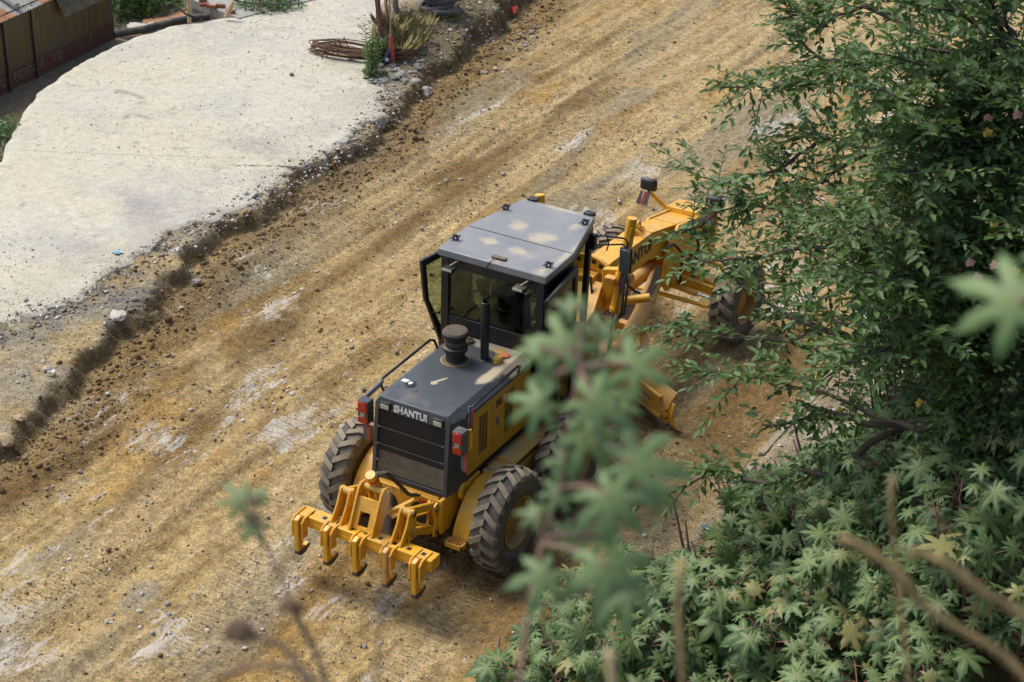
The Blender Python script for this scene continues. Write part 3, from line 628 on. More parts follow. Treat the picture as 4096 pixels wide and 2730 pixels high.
part('letter_mark',MB().prism([(-.126,1.978),(-.104,1.978),(-.115,2.006)],-.4560,-.4545,'y'),'red',COWL,0)
for s in (-1,1):
    L=part('work_lamp',MB().box(s*.375-.075,s*.375+.075,-.468,-.43,1.975,2.075),'black',COWL,.006)
    part('lamp_lens',MB().box(s*.375-.058,s*.375+.058,-.474,-.466,1.985,2.05),'led',L,.004)
    b=part('tail_lamp',MB().box(s*.60,s*.75,-.50,-.36,1.70,2.015),'hood',G,.008)
    x0,x1=(.612,.738) if s>0 else (-.738,-.612)
    part('red_lens',MB().box(x0,x1,-.512,-.495,1.86,2.0),'lens',b,.006); part('reverse_lens',MB().box(x0+.03,x1-.03,-.510,-.495,1.80,1.857),'radiator_dust',b,.004); part('amber_lens',MB().box(x0,x1,-.511,-.495,1.712,1.797),'amber',b,.005)
    part('lamp_guard',MB().tube([(s*.70,-.36,1.97),(s*.74,-.30,1.97),(s*.745,-.29,1.93),(s*.745,-.29,1.72),(s*.70,-.30,1.66),(s*.62,-.30,1.66)],.013,8),'yellow',b,0)
    # ribbons tied to lamp guards and rails
    for q,(mt,dx) in enumerate((('ribbon_red',.02),('ribbon_grey',-.015))):
        part('ribbon',MB().add([(s*.70+dx,-.40,1.71),(s*.70+dx+.03,-.40,1.71),(s*.70+dx+.045,-.42,1.56),(s*.70+dx+.035,-.405,1.42),(s*.70+dx-.005,-.405,1.44),(s*.70+dx-.01,-.42,1.57)],[(0,1,2,5),(5,2,3,4)]),mt,b,0)
# hood sides
for s in (1,-1):
    sp=part('side_panel',MB().box(s*.57,s*.598,-.155,1.40,1.175,1.992),'yellow_side',G,.003)
    for (y0,y1) in ((-.135,.40),(.45,1.02)):
        d=part('side_door',MB().box(s*.598,s*.606,y0,y1,1.30,1.96),'yellow_side',sp,.004)
    for (yc,cn) in ((.24,3),(.86,3)):
        lv=MB()
        for c in range(cn):
            for r in range(22):
                y=yc+(c-1)*.068-.02; z=1.36+r*.0245+(0 if c else -.0)
                if yc>.5 and r>16: continue
                lv.box(s*.605,s*.6085,y-.027,y+.027,z,z+.015)
        part('vent_slots',lv,'decal_black',sp,0,False)
    part('door_latch',MB().box(s*.606,s*.612,.52,.60,1.56,1.67),'silver',sp,.003)
    for q,(p0,p1) in enumerate((((s*.62,-.12,2.03),(s*.62,1.02,2.06)),)):
        part('hand_rail',MB().tube([(s*.59,-.16,2.02),(s*.63,-.16,2.10),(s*.64,-.10,2.16),(s*.64,.98,2.20),(s*.63,1.06,2.16),(s*.59,1.08,2.05)],.018,8),'black',G,0)
t=text_mesh('SG',.15,.001,.008); t.materials.clear(); t.materials.append(M['decal_black']); t['done']=1
o=link('lettering',t,G); o.location=(.6085,.60,1.865); o.rotation_euler=(R_(90),0,R_(90)); o.scale=(.9,.9,1)
part('decal_red',MB().prism([(.73,1.80),(.80,1.80),(.84,1.93),(.77,1.93)],.6065,.6085,'x'),'red',G,0)
for k in range(3): part('decal_bar',MB().prism([(.82+.05*k,1.80),(.845+.05*k,1.80),(.885+.05*k,1.93),(.86+.05*k,1.93)],.6065,.6085,'x'),'decal_black',G,0)
# hood top details
yz=lambda y:2.125+.03*(y+.16)/1.56
pc=part('air_precleaner',MB().lathe([(.175,0),(.175,.012),(.125,.014),(.12,.14),(.155,.15),(.16,.20),(.13,.215),(.128,.30),(.132,.34),(.16,.352),(.168,.375),(.168,.40),(.15,.425),(.03,.44),(.0,.44)],(-.15,.79,yz(.79)),'z',32,cap=False),'rubber',G,0)
part('dust_band',MB().lathe([(.131,.236),(.1335,.24),(.1335,.29),(.131,.294)],(-.15,.79,yz(.79)),'z',32,cap=False),'dark_steel',pc,0)
part('base_flange',MB().lathe([(.185,0),(.185,.004),(.17,.005)],(-.15,.79,yz(.79)+.001),'z',32,cap=False),'yellow_dusty',pc,0)
ex=MB(); z0=yz(1.0); ex.lathe([(.085,0),(.085,.006),(.055,.012),(.055,.80),(.047,.805),(.047,.45),(0,.44)],(.15,1.0,z0),'z',24,cap=False); part('exhaust_pipe',ex,'black',G,0)
fr=part('filler_recess',MB().lathe([(.075,.004),(.066,.004),(.064,-.0),(.0,.001)],(-.3,0,yz(0)+.001),'z',24,cap=False),'decal_black',HD,0)
part('filler_cap',MB().lathe([(.03,0),(.03,.02),(.012,.028),(0,.028)],(-.3,0,yz(0)+.002),'z',14,cap=False),'white',HD,0)
part('warning_sticker',MB().box(-.45,-.36,.005,.075,yz(0)+.001,yz(0)+.004),'white',HD,0)
for k,x in enumerate((-.40,-.16,.10,.38)): part('bolt',MB().lathe([(.011,0),(.011,.008),(0,.01)],(x,-.10+.0*k,yz(-.1)),'z',8,cap=False),'dark_steel',HD,0)
part('tank_cap',MB().lathe([(.07,0),(.07,.03),(.062,.04),(.02,.042),(.018,.055),(0,.055)],(-.24,1.27,yz(1.27)),'z',20,cap=False),'dark_steel',HD,0)
part('round_cover',MB().lathe([(.075,0),(.075,.006),(0,.008)],(.22,1.27,yz(1.27)),'z',20,cap=False),'yellow_dusty',HD,0)
part('orange_cap',MB().lathe([(.06,0),(.062,.02),(.05,.03),(0,.034)],(.34,1.2,yz(1.2)),'z',12,cap=False),mat('orange_cap',(.6,.16,.07),.6),HD,0)
part('yellow_filter',MB().lathe([(.06,0),(.06,.07),(.05,.08),(0,.08)],(.33,1.02,yz(1.02)),'z',14,cap=False),'yellow_dusty',HD,0)
part('red_rag',MB().tube([(-.50,1.10,2.17),(-.47,1.18,2.20),(-.44,1.27,2.175),(-.40,1.34,2.22)],[.02,.035,.03,.01],7),'ribbon_red',HD,0)
for i,(a_,b_) in enumerate((((.62,-.13,2.17),(.64,-.16,1.86)),((.645,-.12,2.15),(.665,-.14,1.80)))):
    part('ribbon',MB().tube([a_,((a_[0]+b_[0])/2+.015,(a_[1]+b_[1])/2-.03,(a_[2]+b_[2])/2),b_],[.022,.018,.008],6),'ribbon_red' if i else 'ribbon_grey',G,0)
part('ribbon',MB().tube([(-.62,-.13,2.14),(-.66,-.20,2.08),(-.72,-.30,2.0),(-.78,-.34,1.93)],[.02,.03,.03,.01],6),'ribbon_grey',G,0)
# cab ---------------------------------------------------------------
def roofmat():
    mt,n,b,o=newmat('dusty_roof'); co=nd(n,'TexCoord').outputs['Object']; s=nd(n,'SeparateXYZ'); n.links.new(co,s.inputs[0])
    base=mix(n,ramp(n,noise(n,2.2,5,.6,co),(.3,0.),(.7,1.)),(.205,.215,.216),(.29,.285,.262))
    wob=mth(n,'MULTIPLY',mth(n,'SUBTRACT',noise(n,3.2,9,.74,co),.5),4.2); k=None
    for cx,cy,rx,ry in ((-.27,1.85,.14,.10),(.20,1.80,.22,.13),(.24,2.25,.18,.15),(-.18,2.45,.16,.18),(.45,2.72,.11,.16),(.66,1.55,.08,.28),(.0,1.42,.12,.05),(.72,1.9,.05,.5),(.1,3.1,.3,.06)):
        dx=mth(n,'DIVIDE',mth(n,'SUBTRACT',s.outputs[0],cx),rx); dy=mth(n,'DIVIDE',mth(n,'SUBTRACT',s.outputs[1],cy),ry)
        q=mth(n,'SUBTRACT',1.,mth(n,'SQRT',mth(n,'ADD',mth(n,'MULTIPLY',dx,dx),mth(n,'MULTIPLY',dy,dy)))); k=q if k is None else mth(n,'MAXIMUM',k,q)
    d=ramp(n,mth(n,'ADD',k,wob),(-.6,0.),(.9,.85)); col=mix(n,d,base,(.48,.42,.29))
    n.links.new(col,b.inputs['Base Color']); n.links.new(mth(n,'ADD',.34,mth(n,'MULTIPLY',d,.5)),b.inputs['Roughness']); return mt
M['roof']=roofmat()
ro=[(-.78,1.37,3.30),(.78,1.37,3.30),(.78,2.08,3.335),(.53,3.13,3.39),(-.53,3.13,3.39),(-.78,2.08,3.335)]
rb=MB(); rb.add([(x,y,z) for x,y,z in ro]+[(x,y,z-.10) for x,y,z in ro]+[(-.0,2.08,3.335)],[(0,1,2,5),(5,2,3,4),(6,11,8,7),(11,10,9,8)]+[(i,6+i,6+(i+1)%6,(i+1)%6) for i in range(6)])
RF=part('cab_roof',rb,M['roof'],bev=.012)
part('roof_seam',MB().bar((-.76,2.085,3.336),(.76,2.085,3.336),.012,.006),'black',RF,0)
for (x,y) in ((-.66,2.80-.0),(-.70,1.66),(.67,1.62),(.52,2.86)):
    if x==-.66: x,y=-.58,2.72
    z=3.30+.0525*(y-1.37)
    e=part('lifting_eye',MB().plate([(x+.045*math.cos(a),z+.03+.05*math.sin(a)) for a in np.linspace(0,2*math.pi,14,False)],[(x+.024*math.cos(a),z+.035+.026*math.sin(a)) for a in np.linspace(0,2*math.pi,14,False)],y-.012,y+.012,'y'),'black',RF,.003)
    part('tied_ribbon',MB().tube([(x-.06,y-.05,z+.02),(x,y,z+.05),(x+.05,y+.03,z+.06),(x+.07,y-.04,z+.015)],[.006,.018,.014,.004],6),'ribbon_grey',RF,0)
pl=part('roof_plaque',MB().box(-.06,.14,1.47,1.54,3.312,3.335),'dark_steel',RF,.004)
for k in (-1,0,1): part('plaque_bolt',MB().lathe([(.012,0),(.012,.01),(0,.012)],(.04+k*.06,1.505,3.335),'z',8,cap=False),'steel',RF,0)
part('roof_cable',MB().tube([(.02,1.47,3.32),(.0,1.40,3.325),(-.02,1.36,3.30),(-.06,1.355,3.20),(-.03,1.36,3.13)],.006,6),'rubber',RF,0)
for x in (-.40,.44): part('front_work_lamp',MB().box(x-.07,x+.07,3.10,3.20,3.36,3.42),'black',RF,.006)
# pillars and walls
zt=3.225
def post(a,b,w=.085): return MB().bar(a,b,w,w,(0,1,0))
for s in (1,-1):
    part('rear_pillar',post((s*.69,1.45,2.13),(s*.69,1.45,zt),.11),'black',bev=.008)
    part('middle_pillar',post((s*.735,2.08,1.3),(s*.735,2.08,zt),.075),'black',bev=.008)
    part('front_pillar',post((s*.46,3.05,1.35),(s*.50,3.06,zt+.05),.075),'black',bev=.008)
    part('cab_side',MB().add([(s*.74,1.40,1.15),(s*.74,2.10,1.15),(s*.74,2.10,2.13),(s*.74,1.40,2.13),(s*.70,1.40,1.15),(s*.70,2.10,1.15),(s*.70,2.10,2.13),(s*.70,1.40,2.13)],[(0,1,2,3),(4,7,6,5),(0,4,5,1),(1,5,6,2),(2,6,7,3),(3,7,4,0)]),'black',bev=.006)
    part('side_quarter_glass',MB().bar((s*.73,1.50,2.66),(s*.73,2.05,2.66),.008,1.0),'glass',bev=0)
    part('roof_rail',MB().bar((s*.735,1.42,zt-.03),(s*.735,2.1,zt-.01),.07,.09),'black',bev=.006)
    part('front_roof_rail',MB().bar((s*.735,2.1,zt-.01),(s*.50,3.08,zt+.02),.07,.09),'black',bev=.006)
    part('front_side_glass',MB().add([(s*.73,2.12,1.55),(s*.47,3.03,1.5),(s*.505,3.04,3.18),(s*.735,2.12,3.16)],[(0,1,2,3)]),'glass',bev=0) if s<0 else None
    # door swung fully open to the rear
    h=Vector((s*.80,2.16,0)); e=Vector((s*.95,1.08,0)) if s>0 else Vector((-.93,1.20,0)); d=e-h
    def dp(t,z): q=h+d*t; return (q.x,q.y,z)
    out=[(0,3.14),(.55,3.15),(1,3.15),(.93,2.6),(.60,1.85),(.52,1.30),(.25,1.22),(0,1.22)]
    cen=(.45,2.45); inn=[]
    for t_,z_ in out: inn.append((t_+(cen[0]-t_)*.22*(1.0),z_+(cen[1]-z_)*.085))
    inn[4]=(.52,1.95);inn[5]=(.44,1.42);inn[6]=(.25,1.34);inn[7]=(.09,1.34);inn[3]=(.84,2.55);inn[2]=(.90,3.05);inn[1]=(.55,3.06);inn[0]=(.09,3.05)
    nn=Vector((d.y,-d.x,0)).normalized()*.022
    v=[]
    for sg in (1,-1):
        for lp in (out,inn): v+=[Vector(dp(*q))+nn*sg for q in lp]
    k=8; f=[]
    for i in range(k):
        j=(i+1)%k; f+=[(i,j,k+j,k+i),(2*k+i,3*k+i,3*k+j,2*k+j),(i,2*k+i,2*k+j,j),(k+i,k+j,3*k+j,3*k+i)]
    D=part('cab_door',MB().add(v,f),'black',bev=.005)
    part('door_glass',MB().add([dp(*q) for q in inn],[tuple(range(8))]),'glass',D,0)
    for zz in (1.6,2.9): part('hinge',MB().cyl((s*.77,2.15,zz-.04),(s*.77,2.15,zz+.04),.025,8),'black',D,0)
    part('door_handle',MB().tube([dp(.40,2.30),Vector(dp(.42,2.30))+nn*(3.5 if s>0 else -3.5),Vector(dp(.75,2.34))+nn*(3.5 if s>0 else -3.5),dp(.78,2.34)],.012,7),'black',D,0)
part('rear_lower_panel',MB().box(-.745,.745,1.41,1.47,2.10,2.38),'black',bev=.008)
part('rear_header',MB().box(-.635,.635,1.405,1.465,3.06,3.20),'black',bev=.006)
rw=part('rear_window',MB().box(-.635,.635,1.43,1.438,2.38,3.06),'glass',bev=0)
for x in (-.60,.60):
    for z in (2.45,2.97): part('glass_clamp',MB().cyl((x,1.405,z),(x,1.432,z),.016,8),'black',rw,0)
for x in (-.52,.50):
    l=part('rear_roof_lamp',MB().box(x-.10,x+.06,1.20,1.34,3.10,3.14),'black',bev=.008)
    part('lamp_bracket',MB().tube([(x+.06,1.41,3.16),(x+.04,1.34,3.19),(x-.02,1.28,3.14)],.016,6),'dark_steel',l,0)
    part('lamp_face',MB().box(x-.09,x+.05,1.192,1.200,3.104,3.134),'led',l,0)
part('cab_floor',MB().box(-.70,.70,1.45,3.05,1.20,1.32),'black')
part('windscreen',MB().add([(-.43,3.10,1.5),(.43,3.10,1.5),(.46,3.10,3.2),(-.46,3.10,3.2)],[(0,1,2,3)]),'glass',bev=0)
part('front_header',MB().box(-.49,.49,3.06,3.11,3.19,3.29),'black')
st=part('seat',MB().box(-.27,.27,2.02,2.50,1.78,1.92),'seat',bev=.04); part('backrest',MB().prism([(1.94,1.88),(2.07,1.88),(1.93,2.72),(1.80,2.70)],-.27,.27,'x'),'seat',st,.05); part('headrest',MB().box(-.15,.15,1.74,1.84,2.74,2.92),'seat',st,.03); part('seat_base',MB().box(-.2,.2,2.05,2.45,1.32,1.78),'black',st)
for s in (-1,1): part('armrest',MB().box(s*.36-.04,s*.36+.04,1.98,2.36,2.08,2.15),'seat',st,.02)
sc=part('steering_column',MB().bar((0,2.98,1.32),(0,2.66,2.12),.12,.10),'black',bev=.02)
part('steering_wheel',MB().tube([(.19*math.cos(a),2.64+.10*math.sin(a),2.15+.16*math.sin(a)) for a in np.linspace(0,2*math.pi,21)],.014,6),'black',sc,0)
part('cab_console',MB().box(.40,.66,1.9,2.7,1.32,2.06),'black',bev=.03)
# right mirror on its arms
mr=part('cab_mirror',MB().box(.86,1.04,3.22,3.29,2.63,3.0),'black',bev=.03); part('mirror_glass',MB().box(.875,1.025,3.212,3.222,2.65,2.98),'mirror',mr,.012)
part('mirror_arm',MB().tube([(.52,3.06,3.12),(.66,3.12,3.15),(.92,3.24,3.13),(.97,3.25,3.08),(.96,3.25,2.98)],.013,7),'black',mr,0); part('mirror_arm',MB().tube([(.52,3.06,3.00),(.90,3.24,3.04),(.96,3.25,3.0)],.012,7),'black',mr,0); part('mirror_bracket',MB().box(.50,.60,3.02,3.10,2.96,3.17),'black',mr); part('arm_brace',MB().tube([(.72,3.14,3.16),(.74,3.15,3.03),(.72,3.14,2.94)],.010,6),'black',mr,0)
for i,(mt,dx) in enumerate((('ribbon_red',0),('ribbon_grey',.05))): part('ribbon',MB().tube([(.92+dx,3.22,2.64),(.90+dx,3.21,2.5),(.93+dx,3.20,2.34)],[.012,.026,.02],6),mt,mr,0)
part('access_handle',MB().tube([(.78,2.1,2.1),(.84,2.12,2.08),(.86,2.16,1.7),(.80,2.18,1.45)],.014,7),'black',bev=0)
# ripper -------------------------------------------------------------
pz_=[]
part('rear_plate',MB().box(-.53,.53,-.62,-.585,.60,1.045),'yellow',bev=.006)
for s in (-1,1):
    part('frame_cheek',MB().prism([(-.60,.57),(-.60,1.05),(.0,1.06),(-.1,.95),(-.42,.57)],s*.485,s*.535,'x'),'yellow',bev=.005)
    part('dark_opening',MB().lathe([(.15,-.6245),(.15,-.622),(0,-.622)],(s*.24,0,.80),'y',24,cap=False),'decal_black',bev=0)
    part('reflector',MB().box(s*.27-.05,s*.27+.05,-.626,-.621,.925,1.0),'red',bev=0)
for k in range(6): part('plate_bolt',MB().lathe([(.018,-.64),(.018,-.62)],(-.28+.11*k,0,1.015),'y',8),'steel',bev=0)
RB=part('ripper_beam',MB().box(-.96,.96,-1.52,-1.32,.725,.88),'yellow',bev=.012)
for k in range(9):
    x=-.80+.2*k; part('beam_slot',MB().box(x-.028,x+.028,-1.462,-1.402,.8785,.8815),'decal_black',RB,0)
part('wear_plate',MB().box(-.962,.962,-1.528,-1.521,.735,.80),'yellow',RB,.003)
for s in (-1,1):
    for x in (s*.36,s*.49):
        part('link_plate',MB().prism([(-1.48,.88),(-1.24,.88),(-1.12,1.0),(-1.13,1.19),(-1.17,1.25),(-1.24,1.25),(-1.28,1.20),(-1.33,1.08)],x-.014,x+.014,'x'),'yellow',RB,.004)
        part('gusset',MB().prism([(-1.34,.88),(-1.23,.88),(-1.32,1.0)],x+s*.03,x+s*.04,'x'),'yellow',RB,0)
    pn=part('pivot_pin',MB().cyl((s*.33,-1.2,1.20),(s*.52,-1.2,1.20),.05,16),'yellow_dusty',RB,.004)
    part('pin_cap',MB().cyl((s*.505,-1.2,1.20),(s*.53,-1.2,1.20),.038,14),'dark_steel',RB,0)
    part('upper_link',MB().bar((s*.425,-1.2,1.20),(s*.425,-.60,.955),.055,.10),'yellow',RB,.01)
    part('lower_link',MB().bar((s*.425,-1.22,.93),(s*.425,-.60,.62),.06,.10),'yellow',RB,.01)
    part('lower_pin',MB().cyl((s*.34,-1.18,.93),(s*.53,-1.18,.93),.055,16),'yellow_dusty',RB,0)
    for zz in (.955,.63):
        pass
    for x in (s*.375,s*.475): part('frame_lug',MB().prism([(-.62,.55),(-.70,.57),(-.71,.66),(-.665,.78),(-.71,.92),(-.70,1.0),(-.62,1.03)],x-.014,x+.014,'x'),'yellow',G,.004)
    for zz in (.955,.63): part('lug_pin',MB().cyl((s*.34,-.665,zz),(s*.51,-.665,zz),.03,12),'dark_steel',G,0)
for x in (-.22,.10): part('tower_plate',MB().prism([(-1.50,.88),(-1.28,.88),(-1.10,1.20),(-1.09,1.33),(-1.13,1.40),(-1.21,1.41),(-1.27,1.36)],x-.016,x+.016,'x'),'yellow',RB,.005)
tw=MB(); tw.plate([(-.205,.89),(.085,.89),(.085,1.26),(-.205,1.26)],[(-.14,.93),(.0,.93),(.0,1.10),(-.14,1.10)],-1.42,-1.40,'y')
tw.v=[(x,y+(z-.89)*.42-.02,z) for x,y,z in tw.v]
part('tower_web',tw,'yellow',RB,.003)
part('tower_pin',MB().cyl((-.26,-1.17,1.34),(.14,-1.17,1.34),.04,14),'yellow_dusty',RB,0)
rc=part('ripper_cylinder',MB().lathe([(.066,-.55),(.066,.0),(.064,.02),(0,.02)],(0,0,0),'z',24,cap=False),'yellow',G,.004); rc.location=(-.10,-1.185,1.52); rc.rotation_euler=(R_(30),0,0)
part('red_band',MB().lathe([(.0675,-.095),(.0675,-.055)],(0,0,0),'z',24,cap=False),'red',rc,0)
rc2=part('cylinder_rod',MB().cyl((0,0,-.80),(0,0,-.5),.03,14),'steel',rc,0)
for k,dx in enumerate((0,.04)): part('hose',MB().tube([(-.06+dx,-1.12,1.52),(.0+dx,-1.05,1.54),(.08+dx,-.95,1.38),(.16+dx,-.78,1.12),(.20+dx,-.64,1.06)],.017,8),'rubber',G,0)
part('hose_fitting',MB().box(-.09,-.03,-1.14,-1.06,1.46,1.52),'silver',G,.008)
for k in range(3): part('brace_bar',MB().bar((-.02+.12*k,-1.05,.92),(.20+.10*k,-.70,1.02-.05*k),.05,.02),'yellow',RB,0)
shank_pts=[(-1.66,.90),(-1.58,.93),(-1.53,.90),(-1.53,.70),(-1.565,.66),(-1.57,.50),(-1.50,.46),(-1.44,.475),(-1.43,.43),(-1.52,.385),(-1.60,.385),(-1.655,.42),(-1.66,.60)]
for i,x in enumerate((-.87,-.45,-.03,.39,.80)):
    S=part('ripper_shank',MB().prism([(p,q-.02) for p,q in shank_pts],x-.03,x+.03,'x'),'yellow',RB,.006)
    part('worn_tooth',MB().prism([(-1.664,.44),(-1.575,.44),(-1.50,.436),(-1.436,.456),(-1.42,.41),(-1.52,.352),(-1.605,.352),(-1.664,.39)],x-.033,x+.033,'x'),'dark_steel',S,.004)
    for dx in (-.07,.07): part('shank_clamp',MB().prism([(-1.64,.62),(-1.64,.84),(-1.58,.895),(-1.36,.897),(-1.36,.883),(-1.53,.882),(-1.53,.62)],x+dx-.012,x+dx+.012,'x'),'yellow',S,.003)
    part('clamp_bolt',MB().cyl((x-.09,-1.59,.80),(x+.09,-1.59,.80),.018,8),'yellow_dusty',S,0); part('clamp_bolt',MB().cyl((x-.09,-1.59,.68),(x+.09,-1.59,.68),.018,8),'yellow_dusty',S,0)
    if i!=0: part('lynch_ring',MB().tube([(x+.10+.004*math.sin(2*a),-1.59+.022*math.cos(a),.77+.045*math.sin(a)) for a in np.linspace(0,2*math.pi,15)],.005,5),'yellow_dusty',S,0)
# boom, nose and front axle ---------------------------------------------------
def beam_sec(name,secs,mt,bev=.008):   # secs: (y, halfwidth, zbottom, ztop)
    v=[];f=[]
    for y,hw,zb,ztp in secs: v+=[(-hw,y,zb),(hw,y,zb),(hw,y,ztp),(-hw,y,ztp)]
    for i in range(len(secs)-1):
        b=i*4
        for k in range(4): f.append((b+k,b+(k+1)%4,b+4+(k+1)%4,b+4+k))
    f+=[(3,2,1,0),tuple(len(v)-4+k for k in range(4))]
    return part(name,MB().add(v,f),mt,bev=bev)
beam_sec('articulation_block',[(3.2,.34,.75,1.55),(3.6,.36,.80,1.75),(3.95,.30,1.15,2.02)],'yellow_side')
BM=beam_sec('boom',[(3.9,.155,1.55,2.07),(4.5,.155,1.60,2.075),(5.72,.155,1.60,2.03),(6.5,.17,1.42,1.85),(7.45,.18,1.15,1.655)],'yellow')
part('boom_flange',MB().add([(x,y,z+.004) for x,y,z in ((-.18,4.35,2.08),(.18,4.35,2.08),(.18,5.72,2.032),(-.18,5.72,2.032))]+[(x,y,z+.022) for x,y,z in ((-.18,4.35,2.08),(.18,4.35,2.08),(.18,5.72,2.032),(-.18,5.72,2.032))],[(3,2,1,0),(4,5,6,7),(0,1,5,4),(1,2,6,5),(2,3,7,6),(3,0,4,7)]),'yellow',BM,.004)
part('boom_flange',MB().add([(x,y,z+.004+d) for d in (0,.02) for x,y,z in ((-.18,5.74,2.03),(.18,5.74,2.03),(.21,7.42,1.672),(-.21,7.42,1.672))],[(3,2,1,0),(4,5,6,7),(0,1,5,4),(1,2,6,5),(2,3,7,6),(3,0,4,7)]),'yellow',BM,.004)
for yy in (5.2,6.55):
    zz=2.077 if yy<5.7 else 1.885
    part('cover_joint',MB().bar((-.17,yy,zz),(.17,yy,zz),.01,.004),'yellow_dusty',BM,0)
t=text_mesh('SHANTUI',.25,.001,.012); t.materials.clear(); t.materials.append(M['decal_black']); t['done']=1
o=link('lettering',t,BM); o.location=(.1575,5.27,1.835); o.rotation_euler=(R_(90),0,R_(90)); o.scale=(1.0,1.0,1); o['label']='black maker lettering on the side of the boom'
o.rotation_euler=(R_(90),R_(0),R_(90))
part('letter_mark',MB().prism([(5.10,1.765),(5.17,1.765),(5.135,1.825)],.1585,.1595,'x'),'red',BM,0)
part('boom_eye',MB().plate([(p,q) for p,q in circ(5.62,2.17,.075,16)],[(p,q) for p,q in circ(5.62,2.18,.03,16)],-.02,.02,'x'),'yellow',BM,.005)
part('eye_web',MB().prism([(5.40,2.08),(5.85,2.06),(5.68,2.14),(5.55,2.14)],-.018,.018,'x'),'yellow',BM,.003); part('eye_web',MB().prism([(-.16,2.085),(.16,2.085),(.05,2.15),(-.05,2.15)],5.50,5.52,'y'),'yellow',BM,.003)
part('boom_ribbon',MB().tube([(-.04,5.60,2.24),(-.08,5.50,2.17),(-.13,5.42,2.12)],[.015,.03,.01],6),'ribbon_grey',BM,0)
# saddle ring across the boom
outr=[(.40*math.cos(a),1.84+.40*math.sin(a)) for a in np.linspace(0,2*math.pi,36,False)]; innr=[(.26*math.cos(a),1.84+.26*math.sin(a)) for a in np.linspace(0,2*math.pi,36,False)]
SR=part('saddle_ring',MB().plate(outr,innr,4.10,4.24,'y'),'yellow',bev=.01)
part('saddle_lock_plate',MB().plate([(.50*math.cos(a),1.84+.50*math.sin(a)) for a in np.linspace(R_(35),R_(145),14)]+[(.36*math.cos(a),1.84+.36*math.sin(a)) for a in np.linspace(R_(145),R_(35),14)],[(.49*math.cos(a),1.84+.49*math.sin(a)) for a in np.linspace(R_(36),R_(144),14)]+[(.37*math.cos(a),1.84+.37*math.sin(a)) for a in np.linspace(R_(144),R_(36),14)],4.02,4.06,'y'),'yellow',SR,0)
part('lock_plate',MB().prism([(.495*math.cos(a),1.84+.495*math.sin(a)) for a in np.linspace(R_(40),R_(140),14)]+[(.365*math.cos(a),1.84+.365*math.sin(a)) for a in np.linspace(R_(140),R_(40),14)],4.03,4.055,'y'),'yellow',SR,.004)
for a in (60,76,92,108,122):
    c=(.43*math.cos(R_(a)),1.84+.43*math.sin(R_(a))); part('lock_hole',MB().box(c[0]-.03,c[0]+.03,4.024,4.03,c[1]-.028,c[1]+.028),'decal_black',SR,0)
for s in (1,-1):
    part('lift_arm',MB().prism([(s*.30,1.95),(s*.30,2.25),(s*.56,2.32),(s*.70,2.30),(s*.70,2.14),(s*.55,2.10),(s*.40,1.78)],3.90,4.0,'y'),'yellow',SR,.015)
    top=Vector((s*.71,3.90,3.12)); bot=Vector((s*.575,3.80,1.72)); rod=Vector((s*.53,3.78,1.02))
    LC=part('lift_cylinder',MB().cyl(top,bot,.068,20),'yellow',bev=.006)
    part('cylinder_rod',MB().cyl(bot,rod,.032,14),'steel',LC,0); part('gland',MB().cyl(bot+(top-bot)*.0,bot+(top-bot)*.05,.078,18),'yellow',LC,.004)
    part('trunnion',MB().cyl((s*.54,3.87,2.22),(s*.78,3.87,2.24),.07,16),'yellow_dusty',LC,.006); part('pilot_tube',MB().tube([top+Vector((.03,-.075,-.12)),bot+Vector((.03,-.08,.05))],.014,6),'yellow',LC,0)
    part('rod_end',MB().cyl(rod+Vector((0,-.06,0)),rod+Vector((0,.06,0)),.07,14),'yellow_dusty',LC,.004)
    for k in range(2): part('hose',MB().tube([bot+Vector((.10+.05*k,-.03,.62)),bot+Vector((.15+.05*k,-.06,.45)),bot+Vector((.14+.04*k,-.08,.05)),bot+Vector((.02,-.10,-.16)),bot+Vector((-.18,-.06,-.12)),bot+Vector((-.36,0,.12+.05*k)),bot+Vector((-.42,.05,.4))],.017,7),'rubber',LC,0)
    part('valve_block',MB().box(s*.50-.08,s*.50+.08,3.72,3.84,2.12,2.24),'yellow_dusty',LC,.012)
    part('saddle_strap',MB().tube([(s*.50,3.90,2.10),(s*.52,4.0,1.6),(s*.46,4.1,1.3)],.04,10),'yellow',SR,0)
SC=part('side_shift_cylinder',MB().cyl((-.05,4.25,1.45),(.72,4.62,1.62),.062,18),'yellow',bev=.006); part('cylinder_rod',MB().cyl((-.05,4.25,1.45),(-.75,3.9,1.1),.03,12),'steel',SC,0)
part('circle_motor',MB().lathe([(.17,0),(.17,.10),(.12,.12),(.12,.22),(.0,.24)],(.30,3.55,1.05),'z',20,cap=False),'yellow_dusty',bev=0)
part('motor_block',MB().box(.36,.50,3.30,3.46,1.18,1.34),'yellow_dusty',bev=.015)
